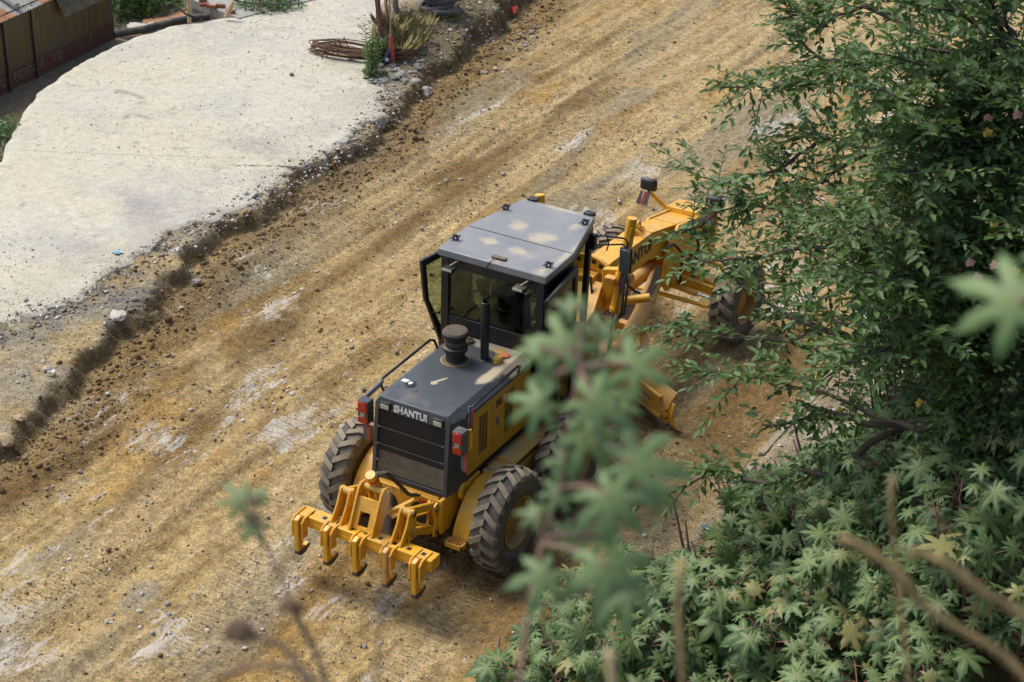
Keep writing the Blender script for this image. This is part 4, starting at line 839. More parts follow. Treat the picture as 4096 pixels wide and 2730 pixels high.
# drawbar, circle, blade
DB=part('drawbar',MB().tube([(0,6.75,1.12),(.10,6.2,1.14),(.33,5.2,.98),(.50,4.2,.86),(.52,3.6,.84)],[.10,.115,.125,.12,.11],14),'yellow_dusty',bev=0)
part('drawbar_arm',MB().tube([(0,6.75,1.12),(-.10,6.2,1.14),(-.33,5.2,.98),(-.50,4.2,.86),(-.52,3.6,.84)],[.10,.115,.125,.12,.11],14),'yellow_dusty',DB,0)
part('drawbar_plate',MB().box(-.5,.5,3.35,4.45,.83,.87),'yellow_dusty',DB,.006); part('rod_bracket',MB().box(.44,.62,3.66,3.90,.87,1.0),'yellow_dusty',DB,.02); part('rod_bracket',MB().box(-.62,-.44,3.66,3.90,.87,1.0),'yellow_dusty',DB,.02)
for k in range(4): part('hose',MB().tube([(.16+.02*k,6.02,1.36+.01*k),(.20+.025*k,5.80,1.24),(.24+.02*k,5.58,1.16),(.26,5.48,1.08)],.016,7),mat('dusty_hose_%d'%k,(.16,.13,.08),.9) if k==0 else bpy.data.materials['dusty_hose_0'],DB,0)
part('hose_port',MB().lathe([(.115,-.01),(.115,.02),(.095,.02),(.095,-.01)],(.27,5.50,1.10),'z',20,cap=False),'yellow_dusty',DB,0)
CI=part('blade_circle',MB().plate(circ(0,0,.70,48),circ(0,0,.58,48),.66,.78,'z'),'yellow_dusty',bev=.006); CI.location=(0,4.6,0)
ba=R_(-30); 
bp=[(.00,.02),(.02,.10),(.0,.20),(-.06,.35),(-.06,.50),(.02,.60)]
prof=[(p,q) for p,q in [(.13,.03),(.03,.10),(-.03,.22),(-.045,.36),(-.01,.50),(.08,.62)]]; back=[(p-.028,q+.004) for p,q in prof]
Mb=Matrix.Translation((.0,4.78,0))@Matrix.Rotation(ba,4,'Z')
BL=part('blade',MB().prism(prof+back[::-1],-1.72,1.72,'x',Mb),'yellow_dusty',bev=.003)
part('cutting_edge',MB().prism([(.135,.01),(.128,.03),(.05,.115),(.028,.11),(.10,.01)],-1.725,1.725,'x',Mb),'steel',BL,0)
part('end_bit',MB().prism([(p+.012,q) for p,q in prof[:5]]+[(p-.012,q) for p,q in prof[:5]][::-1],1.60,1.80,'x',Mb),'yellow',BL,.003)
for zz in (.14,.26,.38): part('end_bolt',MB().cyl(Mb@Vector((1.70,-.09,zz)),Mb@Vector((1.70,.03,zz)),.02,8),'dark_steel',BL,0)
part('blade_rail',MB().bar(Mb@Vector((-1.5,-.08,.50)),Mb@Vector((1.55,-.08,.50)),.06,.06),'yellow_dusty',BL,.006); part('blade_rail',MB().bar(Mb@Vector((-1.5,-.06,.20)),Mb@Vector((1.55,-.06,.20)),.06,.06),'yellow_dusty',BL,.006); part('blade_shift_rod',MB().bar(Mb@Vector((.1,-.12,.36)),Mb@Vector((1.3,-.12,.36)),.04,.04),'steel',BL,.01)
for s in (1,-1): part('circle_arm',MB().prism([(4.3,.66),(4.85,.66),(4.75,.30),(4.5,.28)],s*.5-.03,s*.5+.03,'x'),'yellow_dusty',CI and G,.006)
# nose
NO=part('nose_plate',MB().prism([(6.05,1.12),(6.15,1.62),(6.5,1.90),(7.45,1.72),(7.72,1.62),(7.75,1.05),(7.4,.98),(7.15,.86),(6.9,.98),(6.6,1.02),(6.45,.90),(6.2,.92)],.22,.27,'x'),'yellow',bev=.008)
part('nose_cheek',MB().prism([(6.05,1.12),(6.15,1.62),(6.5,1.90),(7.45,1.72),(7.72,1.62),(7.75,1.05),(7.4,.98),(7.15,.86),(6.9,.98),(6.6,1.02),(6.45,.90),(6.2,.92)],-.27,-.22,'x'),'yellow',NO,.008)
part('nose_core',MB().box(-.22,.22,6.5,7.7,1.0,1.6),'yellow',NO,.01)
part('nose_cap',MB().prism([(7.20,1.70),(7.22,1.82),(7.62,1.76),(7.74,1.70),(7.74,1.58)],-.29,.29,'x'),'yellow',NO,.012)
part('nose_bumper',MB().box(-.34,.34,7.74,7.82,.95,1.70),'yellow',NO,.015)
part('lift_ring',MB().cyl((.26,6.36,1.03),(.31,6.36,1.03),.07,16),'yellow_dusty',NO,.004)
part('dark_recess',MB().lathe([(.12,.2715),(.12,.273),(0,.273)],(0,7.05,1.12),'x',20,cap=False),'decal_black',NO,0)
AX=part('front_axle',MB().prism([(-.85,.72),(-.85,.86),(-.3,1.0),(.3,1.0),(.85,.86),(.85,.72),(.3,.70),(-.3,.70)],6.90,7.10,'y'),'yellow',bev=.015)
for s in (1,-1):
    part('axle_arm',MB().prism([(s*.1,.86),(s*.82,.80),(s*.82,.94),(s*.1,1.02)],6.66,6.72,'y'),'yellow',AX,.006)
    part('knuckle',MB().box(s*.80,s*.93,6.82,7.18,.50,.92),'yellow_dusty',AX,.03); part('wheel_hub',MB().cyl((s*.88,7,.665),(s*1.17,7,.665),.13,18),'rim',AX,.01)
    part('steering_cylinder',MB().cyl((s*.12,6.58,.86),(s*.60,6.60,.80),.045,14),'yellow',AX,.004); part('cylinder_rod',MB().cyl((s*.60,6.60,.80),(s*.86,6.62,.78),.022,10),'steel',AX,0)
    part('lean_bar',MB().bar((0,7.14,1.16),(s*.78,7.14,1.08),.05,.07),'yellow',AX,.008)
    part('lean_pin',MB().cyl((s*.78,7.08,1.08),(s*.78,7.2,1.08),.05,12),'yellow_dusty',AX,0)
part('tie_rod',MB().cyl((-.88,6.42,.74),(.88,6.42,.74),.034,12),'yellow',AX,0)
for k,(pp) in enumerate(([(.24,6.0,1.66),(.30,6.25,1.72),(.36,6.5,1.45),(.33,6.55,1.1),(.30,6.6,.9)],[(.23,6.3,1.80),(.34,6.65,1.78),(.42,6.95,1.5),(.38,7.0,1.2),(.45,6.7,.86)],[(.24,6.6,1.78),(.34,7.0,1.75),(.43,7.3,1.5),(.36,7.2,1.2),(.34,6.9,.95)],[(-.24,5.2,1.9),(-.38,5.1,1.95),(-.5,4.9,1.8),(-.5,4.7,1.4)],[(-.3,5.3,1.6),(.0,5.2,1.5),(.1,5.3,1.3),(.12,5.6,1.1)])):
    q=[]
    for i in range(len(pp)-1):
        for t_ in (0,.33,.66): q.append(Vector(pp[i]).lerp(Vector(pp[i+1]),t_))
    q.append(Vector(pp[-1])); q=[(q[max(i-1,0)]+q[i]*2+q[min(i+1,len(q)-1)])/4 for i in range(len(q))]
    part('hydraulic_hose',MB().tube(q,.021,8),'rubber',G,0)
for s,mx_,mz in ((-1,-.60,1.94),(1,.50,1.90)):
    MP=part('mirror_post',MB().bar((s*.25,7.35,1.66),(mx_,7.25,mz+.02),.035,.06),'yellow',G,.006)
    hdm=part('nose_mirror',MB().box(mx_-.14,mx_+.14,7.16,7.26,mz+.06,mz+.26),'black',MP,.045); part('mirror_neck',MB().cyl((mx_,7.22,mz),(mx_,7.22,mz+.08),.02,8),'dark_steel',MP,0)
    for i,(mt,dx) in enumerate((('ribbon_red',-.02),('ribbon_grey',-.09),('ribbon_grey',.03))): part('ribbon',MB().add([(mx_+dx-.02,7.16,mz+.05),(mx_+dx+.03,7.16,mz+.05),(mx_+dx+.0,7.12,mz-.17),(mx_+dx-.07,7.12,mz-.15)],[(0,1,2,3)]),mt,MP,0)
# ------------------------------------------------------------------ tin shed, top left
def corrugated(a,b,z0,z1,nrm,pitch=.076,amp=.012,thick=.003,zf=None):   # sheet between plan points a,b
    a=Vector(a);b=Vector(b);L=(b-a).length;d=(b-a)/L;n=max(4,int(L/pitch*4)); m=MB(); v=[];f=[]
    for i in range(n+1):
        t=i/n; q=a+d*L*t+Vector(nrm)*amp*math.sin(2*math.pi*L*t/pitch)
        lo,hi=(z0,z1) if zf is None else zf(t)
        v+=[(q.x,q.y,lo),(q.x,q.y,hi)]
    for i in range(n): f.append((2*i,2*i+2,2*i+3,2*i+1))
    return m.add(v,f)
def shedmat():
    mt,n,b,o=newmat('painted_tin'); co=nd(n,'TexCoord').outputs['Object']; s=nd(n,'SeparateXYZ'); n.links.new(co,s.inputs[0])
    mp=nd(n,'Mapping'); n.links.new(co,mp.inputs[0]); mp.inputs['Scale'].default_value=(4,9,.8)
    nz=noise(n,1.,6,.7,mp.outputs[0]); yel=mix(n,ramp(n,nz,(.35,0.),(.68,1.)),(.19,.11,.020),(.08,.066,.036))
    yel=mix(n,ramp(n,noise(n,1.1,3,.6,co),(.45,0.),(.6,.8)),yel,(.11,.09,.05))
    band=mth(n,'ADD',s.outputs[2],mth(n,'MULTIPLY',mth(n,'SUBTRACT',noise(n,3,4,.6,co),.5),.10))
    k=mth(n,'MULTIPLY',mth(n,'LESS_THAN',band,.05),.8); red=mix(n,ramp(n,nz,(.4,0.),(.7,1.)),(.12,.028,.026),(.075,.056,.042))
    col=mix(n,k,yel,red); n.links.new(col,b.inputs['Base Color']); b.inputs['Roughness'].default_value=.6; b.inputs['Metallic'].default_value=.15; return mt
M['shed']=shedmat()
S0=Vector((-16.28,9.18,0)); sdv=Vector((-.48,4.08,0)).normalized(); snr=Vector((sdv.y,-sdv.x,0))
sp_=lambda q:S0+sdv*q
SH=empty('tin_shed',(0,0,0),'old corrugated tin shed painted yellow and dark red beside the concrete road','shed')
SB=sp_(4.12)
for i in range(8):
    a=sp_(-3.0+.89*i)+snr*(.004*(i%2)); b=sp_(-3.0+.89*(i+1)+.01)+snr*(.004*(i%2))
    corrugated(a,b,-.45,1.27,snr).build('tin_sheet',M['shed'],SH,True)
BK=SB+Vector((-3.4,.5,0))
for i in range(4): corrugated(SB.lerp(BK,i/4)+Vector((0,.003*(i%2),0)),SB.lerp(BK,(i+1)/4+.003),-1.5,1.5,Vector((0,1,0))).build('tin_sheet',M['shed'],SH,True)
for q,wd in ((.30,.055),(1.22,.05)):
    q=sp_(q)+snr*.045; MB().box(q.x-.03,q.x+.03,q.y-wd/2,q.y+wd/2,-.5,1.24).build('shed_post',M['dark_steel'],SH,35,.004)
q0,q1=sp_(2.06)+snr*.05,sp_(3.9)+snr*.05
sf=corrugated(q0,q1,.75,1.15,snr,.076,.012); sf.v=[(x+snr.x*(1.15-z)*.5,y+snr.y*(1.15-z)*.5,z) for x,y,z in sf.v]
sf.build('window_flap',mat('faded_flap',(.15,.12,.065),.7,0,.4,6),SH,True)
# roof sheets, rusty
for i in range(8):
    a=sp_(-3.0+.9*i)+snr*.16; b=sp_(-3.0+.9*(i+1))+snr*.16; m=MB(); v=[];f=[]; n=44
    for k in range(n+1):
        t=k/n; q=a.lerp(b,t); zz=.018*math.sin(2*math.pi*.9*t/.09)+.006*(i%2); zb=1.20
        v+=[(q.x,q.y,zb+zz),(q.x-3*snr.x,q.y-3*snr.y,zb+zz+.75)]
    for k in range(n): f.append((2*k,2*k+2,2*k+3,2*k+1))
    m.add(v,f).build('roof_sheet',M['rust'] if i!=4 else M['old_concrete'],SH,True)
q=sp_(.95)+snr*.05
rl=MB().tube([(q.x,q.y-.15,1.33),(q.x-1.3,q.y+.05,1.66)],.07,8).build('roof_log',M['old_concrete'],None); tag(rl,'grey log lying as a weight on the rusty shed roof','log')
LTR=mat('faded_white',(.17,.13,.105),.8,0,.5,10)
for i,(txt,q) in enumerate((('प',.1),('रस',.62),('तोप',1.0),('नं',1.42),('पप',1.95))):
    me=text_mesh(txt,.30,.001,.003); me.materials.clear(); me.materials.append(LTR); me['done']=1
    c=sp_(q); o=link('painted_letters',me,SH); o.location=(c.x+snr.x*.02,c.y+snr.y*.02,-.13); o.rotation_euler=(R_(90),0,math.atan2(sdv.y,sdv.x)); o['label']='faded white painted letters'
# ------------------------------------------------------------------ things behind the concrete road
def pxz(px,py,z): x,y=gxy(px,py,z); return Vector((x,y,z))
pp=[pxz(262,80,.12),pxz(330,68,.14),pxz(400,49,.16),pxz(480,38,.16)]
tag(MB().tube(pp,.085,12).build('black_pipe',M['pipe'],None),'thick black pipe lying along the far edge of the concrete','pipe')
def bamboo(name,a,b,r,label,mt='bamboo',grp=None):
    a=Vector(a);b=Vector(b);n=6;pts=[];rs=[]
    for i in range(n):
        for t,k in ((0,1.12),(.06,1.),(.94,1.)): pts.append(a.lerp(b,(i+t)/n)); rs.append(r*k)
    pts.append(b); rs.append(r); o=MB().tube(pts,rs,10).build(name,M[mt],None,40); return tag(o,label,'post',grp)
b0=pxz(435,52,.25); bamboo('bamboo_post',b0,b0+Vector((.12,.05,1.9)),.045,'upright bamboo post at the far edge of the concrete')
tag(MB().tube([pxz(389,-30,1.6),pxz(400,10,.9),pxz(430,35,.45),pxz(466,46,.25)],.022,8).build('black_cable',M['pipe'],None),'black cable hanging down beside the bamboo post','cable')
tag(MB().tube([pxz(500,-20,1.3),pxz(530,-2,1.0),pxz(560,6,.85),pxz(620,10,.8),pxz(660,8,.85)],.018,8).build('black_cable',M['pipe'],None),'black cable stretched above the flat roof with loose bricks','cable')
# neighbouring house: flat concrete roof, brick wall below
NH=empty('brick_house',(0,0,0),'brick house below road level with a flat concrete roof edge','house')
a,b=pxz(425,-8,.35),pxz(548,42,.35); d=(b-a).normalized(); nb=Vector((-d.y,d.x,0)); nb=nb if nb.y>0 else -nb
m=MB(); v=[a,b,b+nb*6,a+nb*6]; m.add([tuple(q) for q in v]+[(q.x,q.y,q.z-.22) for q in v],[(0,1,2,3),(7,6,5,4),(0,4,5,1),(1,5,6,2),(2,6,7,3),(3,7,4,0)]).build('flat_roof',M['old_concrete'],NH,35,.01)
W0=a+nb*.12+d*.9; nL=int(((b-a).length-.9)/.24)
MB().add([tuple(W0+nb*.03+Vector((0,0,z))) for z in (-1.9,-.22)]+[tuple(b+nb*.15+Vector((0,0,z))) for z in (-1.9,-.22)],[(0,2,3,1)]).build('mortar_wall',M['old_concrete'],NH)
bm=MB().box(-.11,.11,-.03,.03,-.034,.034).mesh('brick',M['brick'],35); fixn(bm); bm['done']=1
for r in range(12):
    for c in range(nL):
        q=W0+d*(.24*c+.12+(.12 if r%2 else 0))+Vector((0,0,-.27-.078*r)); o=link('brick',bm,NH); o.location=q+nb*random.uniform(-.006,.004); o.rotation_euler=(0,0,math.atan2(d.y,d.x))
part_=MB().add([tuple(a+nb*.1+d*.0+Vector((0,0,z))) for z in (-2.2,-.22)]+[tuple(W0+nb*.0+Vector((0,0,z))) for z in (-2.2,-.22)],[(0,2,3,1)]).build('grey_wall',M['old_concrete'],NH)
def onroof(px,py): return pxz(px,py,.36)
for i,(px_,py_) in enumerate(((467,4),(507,17),(486,19),(530,30),(470,15))):
    o=link('loose_brick',bm); o.data=bm; q=onroof(px_,py_); o.location=q+Vector((0,0,.035)); o.rotation_euler=(0,0,random.uniform(0,3)); o.scale=(.95,1.3,1.)
    tag(o,'loose %s on the flat concrete roof'%['dark brick at the roof edge','orange brick','brick behind the orange one','brick by the bamboo stick','half brick'][i],'brick')
q=onroof(520,44); bamboo('bamboo_stick',q+Vector((0,0,.05)),pxz(537,4,.75),.05,'short leaning bamboo stick on the flat roof')
for i,(px_,hh) in enumerate(((592,.9),(630,1.0))): q=pxz(px_,26,.32); bamboo('bamboo_stick',q,q+Vector((.05,0,hh)),.028,['thin upright stick','thin upright stick by the weeds'][i]+' behind the concrete road')
# rusty roofs lower down
def rusty(name,c4,label):
    a,b,c,d_=[Vector(q) for q in c4]; m=MB(); v=[];f=[]; n=40
    up=(b-a).cross(d_-a).normalized()
    for k in range(n+1):
        t=k/n; o_=up*.02*math.sin(t*math.pi*n/2); v+=[tuple(a.lerp(b,t)+o_),tuple(d_.lerp(c,t)+o_)]
    for k in range(n): f.append((2*k,2*k+2,2*k+3,2*k+1))
    rt=empty(name,(0,0,0)); m.add(v,f).build('rusty_sheet',M['rust'],rt,True)
    lo=min(q.z for q in (a,b,c,d_)); MB().add([tuple(a),tuple(b),(b.x,b.y,lo-3),(a.x,a.y,lo-3)],[(0,1,2,3)]).build('wall',M['old_concrete'],rt)
    return tag(rt,label,'hut')
rusty('rusty_roof_hut',(P(255,90,41),P(330,80,41),P(318,62,44),P(258,72,44)),'low hut roof of rusty sheet right of the tin shed')
rusty('rusty_roof_hut',(P(318,72,42),P(392,60,42),P(385,38,45),P(330,45,45)),'brown hut roof behind the black pipe')
rusty('rusty_roof_hut',(P(375,58,42.5),P(455,40,42.5),P(440,16,46),P(380,34,46)),'orange ribbed hut roof beside the bamboo post')
for i,(px_,py_,dp_,r) in enumerate(((325,62,41.5,.28),(360,58,41.2,.18))):
    o=link('stone',stone_me[3]); o.location=P(px_,py_,dp_); o.scale=(r*1.6,r,r*.5); tag(o,['white sack like stone','small white stone'][i]+' weighing down the rusty roof','stone')
# ------------------------------------------------------------------ pole, weeds, rod coil, tyres
px0=pxz(883,128,.42); pt_=Vector(px0)+Vector((-.42,.0,3.6))
tag(MB().bar((px0.x,px0.y,px0.z-.3),pt_,.085,.085,(0,1,0)).build('steel_pole',M['pole'],None,35,.006),'maroon square steel pole leaning beside the weeds','pole')
# rolled cloth on a stick leaning by the pole
CL=empty('rolled_flag',(0,0,0),'rolled navy and red cloth with a white star at the pole foot','cloth'); c0=pxz(893,147,.42)
NAVY=mat('navy_cloth',(.012,.025,.09),.85,0,.3,9)
MB().tube([c0+Vector((-.03,0,0)),c0+Vector((.0,.02,.18)),c0+Vector((.03,.03,.36))],[.09,.085,.03],9).build('navy_cloth',NAVY,CL,True)
MB().tube([c0+Vector((.08,.03,.06)),c0+Vector((.06,.03,.3)),c0+Vector((.03,.05,.55)),c0+Vector((.01,.06,.62))],[.05,.05,.035,.02],8).build('red_cloth',M['ribbon_red'],CL,True)
MB().tube([c0+Vector((.02,.05,.5)),c0+Vector((.0,.06,1.15))],.014,6).build('stick',M['bamboo'],CL)
s5=[]; 
for k in range(10): rr=.062 if k%2==0 else .026; a=math.pi/2+k*math.pi/5; s5.append((rr*math.cos(a),rr*math.sin(a)))
stt=MB().prism(s5,-.004,.0,'y'); o=stt.build('star',M['white'],CL); o.location=c0+Vector((.02,-.092,.12)); o.rotation_euler=(R_(-8),0,R_(25))
# rod coil
RC=empty('rod_coil',(0,0,0),'coil of rusty steel rods lying on the concrete left of the weeds','rod coil'); ca=pxz(830,130,.36); 
for i in range(16):
    rx=1.15+random.uniform(-.12,.06); ry=.26+random.uniform(-.08,.06); ph=random.uniform(-.1,.1); zb=.035+.012*i; cx,cy=ca.x+random.uniform(-.05,.05),ca.y+random.uniform(-.05,.05)
    pts=[]
    for a in np.linspace(0,2*math.pi,29):
        u,v_=rx*math.cos(a+ph),ry*math.sin(a+ph)*(1-.35*math.cos(a)); al=.20
        pts.append((cx+u*math.cos(al)-v_*math.sin(al),cy+u*math.sin(al)+v_*math.cos(al),.34+zb+.02*math.sin(3*a+i)+(.14 if u>0 else 0)*u*.6))
    MB().tube(pts,.011,5,False).build('rod',M['rebar'],RC,True)
for k in range(4):
    a=pxz(748+12*k,133-4*k,.36); MB().tube([(a.x,a.y+.25,a.z+.05),(a.x+.02,a.y+.1,a.z+.30),(a.x+.04,a.y-.12,a.z+.22),(a.x+.05,a.y-.2,a.z+.02)],.012,6).build('tie_wire',M['rebar'],RC,True)
# tyres stacked on the mound
def old_tyre(name,c,R,r,rot,label):
    m=MB(); n=40;k=12; v=[];f=[]
    for i in range(n):
        a=2*math.pi*i/n
        for j in range(k):
            b=2*math.pi*j/k; rr=R+r*math.cos(b)*.85; zz=r*math.sin(b)*1.1
            if -.9<math.cos(b) and math.cos(b)>.75 and i%2: rr-=.006
            v.append((rr*math.cos(a),rr*math.sin(a),zz))
    for i in range(n):
        for j in range(k): f.append((i*k+j,((i+1)%n)*k+j,((i+1)%n)*k+(j+1)%k,i*k+(j+1)%k))
    o=m.add(v,f).build(name,M['old_tyre'],None,True); o.location=c; o.rotation_euler=rot; return tag(o,label,'tyre','old tyres piled on the mound')
q=pxz(985,37,.62)
ty=[('lowest tyre of the pile, half sunk in the mound',0,0,9,-6),('second tyre from the bottom of the pile',-.10,.02,6,-9),('middle tyre of the pile with worn ribs',-.02,.12,4,5),('fourth tyre up in the pile',-.12,.05,10,-2),('tyre at the top of the pile, cut by the frame',.05,.1,3,4)]
b0=pxz(985,44,.62); gz=road_z(b0.x,b0.y+.48)
for i,(lb,dx,dy,rx,ry) in enumerate(ty): old_tyre('old_tyre',(b0.x+dx,b0.y+.48+dy,max(.60,gz+.02)+.135*i),.37,.060,(R_(-rx),R_(ry),i*1.3),lb)
c=pxz(930,16,.85); old_tyre('old_tyre',c+Vector((0,.3,.0)),.38,.08,(R_(68),R_(25),.6),'tyre standing on edge at the left of the pile')
# litter
def litter(px_,py_,z,sx,sy,mt,label,crum=.04):
    n=5; v=[];f=[]; cx=pxz(px_,py_,z)
    for j in range(n):
        for i in range(n): v.append((cx.x+(i/(n-1)-.5)*sx+random.uniform(-.02,.02),cx.y+(j/(n-1)-.5)*sy+random.uniform(-.02,.02),cx.z+random.uniform(.005,crum*2)))
    for j in range(n-1):
        for i in range(n-1): f.append((j*n+i,j*n+i+1,(j+1)*n+i+1,(j+1)*n+i))
    o=MB().add(v,f).build('plastic_litter',mt,None,False); return tag(o,label,'litter')
CY=mat('cyan_plastic',(.30,.50,.52),.5); BLU=mat('blue_plastic',(.12,.35,.60),.5); PNK=mat('pink_plastic',(.55,.18,.2),.5); REDP=mat('red_plastic',(.6,.03,.02),.4); YEL=mat('yellow_plastic',(.6,.5,.1),.5)
litter(1168,32,.12,.40,.22,REDP,'crumpled bright red plastic on the cut edge',.10); litter(270,582,.34,.16,.12,CY,'pale turquoise scrap on the concrete',.02); litter(1632,1217,.08,.20,.10,CY,'light blue wrapper in the rubble by the castor plants')
litter(925,100,.42,.12,.12,BLU,'small blue wrapper under the tyres mound'); litter(1028,82,.35,.16,.14,BLU,'blue and pink wrapper on the littered dirt'); litter(1022,77,.38,.10,.10,PNK,'pink scrap beside the blue wrapper'); litter(950,112,.35,.12,.1,PNK,'pink scrap below the grass'); litter(962,128,.3,.12,.1,PNK,'pink wrapper above the rubble heap')
litter(1120,12,.3,.12,.1,YEL,'yellow scrap right of the tyre pile'); litter(808,134,.36,.24,.07,PNK,'faded red bottle by the rod coil'); litter(860,190,.34,.28,.14,M['silver'],'grey plastic sheet on the concrete by the rubble'); litter(1990,722,.10,.30,.35,M['white'],'white bag seen through the tree branches'); litter(120,862,.3,.12,.1,M['white'],'white scrap by the round pale stone')
litter(790,60,.5,.16,.12,M['white'],'white scrap at the pole foot') if False else None
# ------------------------------------------------------------------ vegetation
def leaf_poly_mesh(name,mat,lobes=8,seed=0,fold=.10,droop=.35,spread=330,wk=1.,val=.40):
    r=random.Random(seed); v=[(0,0,0)];ve=[1.];f=[]; A=[R_(-spread/2+spread*i/(lobes-1)) for i in range(lobes)]
    ring=[]
    for i,a in enumerate(A):
        L=(.62+.38*math.cos(a*.5)**1.0)*r.uniform(.88,1.08); da=R_(spread/(lobes-1))*.5
        w1=r.uniform(.84,1.0)*wk
        pts=[(a-da*.86*w1,.50*L,0.,-.03),(a-da*.60*w1,.76*L,0.,-.02),(a-da*.24*w1,.88*L,0.,-.02),(a,1.08*L,.3,-.03),(a+da*.24*w1,.88*L,0.,-.02),(a+da*.60*w1,.76*L,0.,-.02),(a+da*.86*w1,.50*L,0.,-.03)]
        if i==0: pts=[(a-da,.16,0,0)]+pts
        pts.append((a+da*(1.0),val if i<lobes-1 else .16,.15,-fold*.3))
        mid=(a,.62*L,1.,fold*.6)
        idx=[]
        for aa,rr,vv,zz in pts:
            zz=zz-droop*rr*rr*(.8+.4*r.random()*0)
            v.append((rr*math.sin(aa),rr*math.cos(aa),zz)); ve.append(vv); idx.append(len(v)-1)
        aa,rr,vv,zz=mid; v.append((rr*math.sin(aa),rr*math.cos(aa),zz-droop*rr*rr)); ve.append(vv); mi=len(v)-1
        prev=ring[-1] if ring else None
        seq=([prev] if prev is not None else [])+idx
        # fan around midrib point
        f.append((0,seq[0],mi)) ; 
        for k in range(len(seq)-1): f.append((seq[k],seq[k+1],mi))
        f.append((0,mi,seq[-1])); ring.append(seq[-1])
    me=bpy.data.meshes.new(name); me.from_pydata(v,[],f); me.update(); me['done']=1
    a=me.attributes.new('vein','FLOAT','POINT'); a.data.foreach_set('value',ve); a=me.attributes.new('rnd','FLOAT','POINT'); a.data.foreach_set('value',[r.random()]*len(v))
    me.polygons.foreach_set('use_smooth',[True]*len(f)); me.materials.append(mat); return me
CL_ME=[leaf_poly_mesh('leaf',M['castor'],7+s%3,s,.12,.15+.16*(s%4),330,.90+.05*(s%4),.38+.04*(s%3)) for s in range(9)]
CN_ME=[leaf_poly_mesh('leaf',M['castor_near'],6+s%2,20+s,.16,.35+.22*(s%3),290,.84,.32) for s in range(6)]
def orient(n,up,roll=0):      # rotation whose Z is n and Y leans to up
    n=n.normalized(); y=(up-n*up.dot(n)); y=y.normalized() if y.length>1e-3 else n.orthogonal().normalized(); x=y.cross(n)
    return Matrix((x,y,n)).transposed().to_4x4()
RX=random.Random(11)
def castor(base,H,nl,label,group=None,rad=.75,leaf=(.09,.255),meshes=CL_ME,filt=None,name='castor_plant',stems=None):
    root=empty(name,base,label,'castor plant',group); st=MB(); pe=MB(); leaves=[]
    axes=stems or []
    if not stems:
        for k in range(RX.choice([2,3,3])):
            a=RX.uniform(0,6.28); e=Vector((math.cos(a)*rad*RX.uniform(.3,.8),math.sin(a)*rad*RX.uniform(.3,.8),H*RX.uniform(.75,1.)))
            axes.append([Vector((0,0,-.1)),e*.5+Vector((0,0,H*.12)),e])
    for ax in axes: st.tube(ax,[.030,.022,.010] if len(ax)==3 else [.02]*len(ax),6)
    view=(CAM-Vector(base)).normalized()
    for i in range(nl):
        ax=axes[i%len(axes)]; t=RX.uniform(.25,1.)**.8
        p=ax[0].lerp(ax[1],t*2) if t<.5 else ax[1].lerp(ax[2],t*2-1)
        a=RX.uniform(0,6.28); ln=RX.uniform(.16,.48)*(1.1-t*.4); q=p+Vector((math.cos(a)*ln,math.sin(a)*ln,RX.uniform(-.08,.24)))
        leaves.append((p,q,a))
    k=0
    for p,q,a in leaves:
        w=Vector(base)+q
        if filt and not filt(w): continue
        sc=RX.uniform(*leaf); n=Vector((math.cos(a)*.55,math.sin(a)*.55,1.)).normalized()+Vector((RX.uniform(-.5,.5),RX.uniform(-.5,.5),RX.uniform(-.3,.2)))+view*.3
        o=bpy.data.objects.new('leaf',RX.choice(meshes)); COL.objects.link(o); o.parent=root
        mt=orient(n,Vector((math.cos(a),math.sin(a),-.2))); mt.translation=q; o.matrix_local=mt@Matrix.Diagonal((sc,sc,sc,1)); k+=1
        pe.tube([p,(p+q)/2+Vector((0,0,.03)),q],.0055,4,False)
    if k:
        s=st.mesh('stem',M['castor_stem'],True); s['done']=1; link('stem',s,root); s=pe.mesh('leaf_stalks',M['petiole'],True); s['done']=1; o=link('leaf_stalks',s,root); o['kind']='stuff'
    return root,k
# outline of the castor thicket in the picture: x of its left edge by row, and top row by column
def inpoly(x,y,poly):
    c=False; j=len(poly)-1
    for i in range(len(poly)):
        xi,yi=poly[i];xj,yj=poly[j]
        if (yi>y)!=(yj>y) and x<(xj-xi)*(y-yi)/(yj-yi)+xi: c=not c
        j=i
    return c
CPOLY=[(1130,1640),(1105,1530),(1200,1470),(1215,1380),(1290,1340),(1330,1235),(1420,1255),(1500,1290),(1600,1265),(1690,1180),(1650,1130),(1760,1075),(1850,1040),(1980,985),(2080,900),(2180,860),(2280,890),(2420,900),(2420,1640)]
spots=[]
for gy_ in np.arange(-6.5,4.5,.62):
    for gx_ in np.arange(2.4,9.6,.66):
        x=gx_+RX.uniform(-.28,.28); y=gy_+RX.uniform(-.28,.28); z=ground_z(x,y)
        H=RX.uniform(1.1,1.9) if x>3.6 else RX.uniform(.5,.95)
        if x>4.6 and y>-1.5: H*=1.35
        u,v_,d=pix((x,y,z+H*.7))
        if d<11.5 or not inpoly(u,v_,CPOLY) or v_>1660 or u>2420: continue
        spots.append((x,y,z,H,u,v_,d))
for x,y,z,H,u,v_,d in spots:
    if d<13.8: lb='castor plant of the thicket nearest the bottom edge'
    elif u<1500: lb='castor plant with star shaped leaves at the road side end of the thicket'
    elif v_<1120: lb='castor plant at the top of the thicket below the tree branches'
    elif u>2050: lb='castor plant in the dense thicket at the lower right corner'
    else: lb='castor plant in the middle of the dense thicket on the bank'
    castor((x,y,z),H,74 if x>3.6 else 36,lb,'castor plants of the thicket on the bank',.7 if x>3.6 else .45,filt=lambda w:inpoly(*pix(w)[:2],CPOLY) )
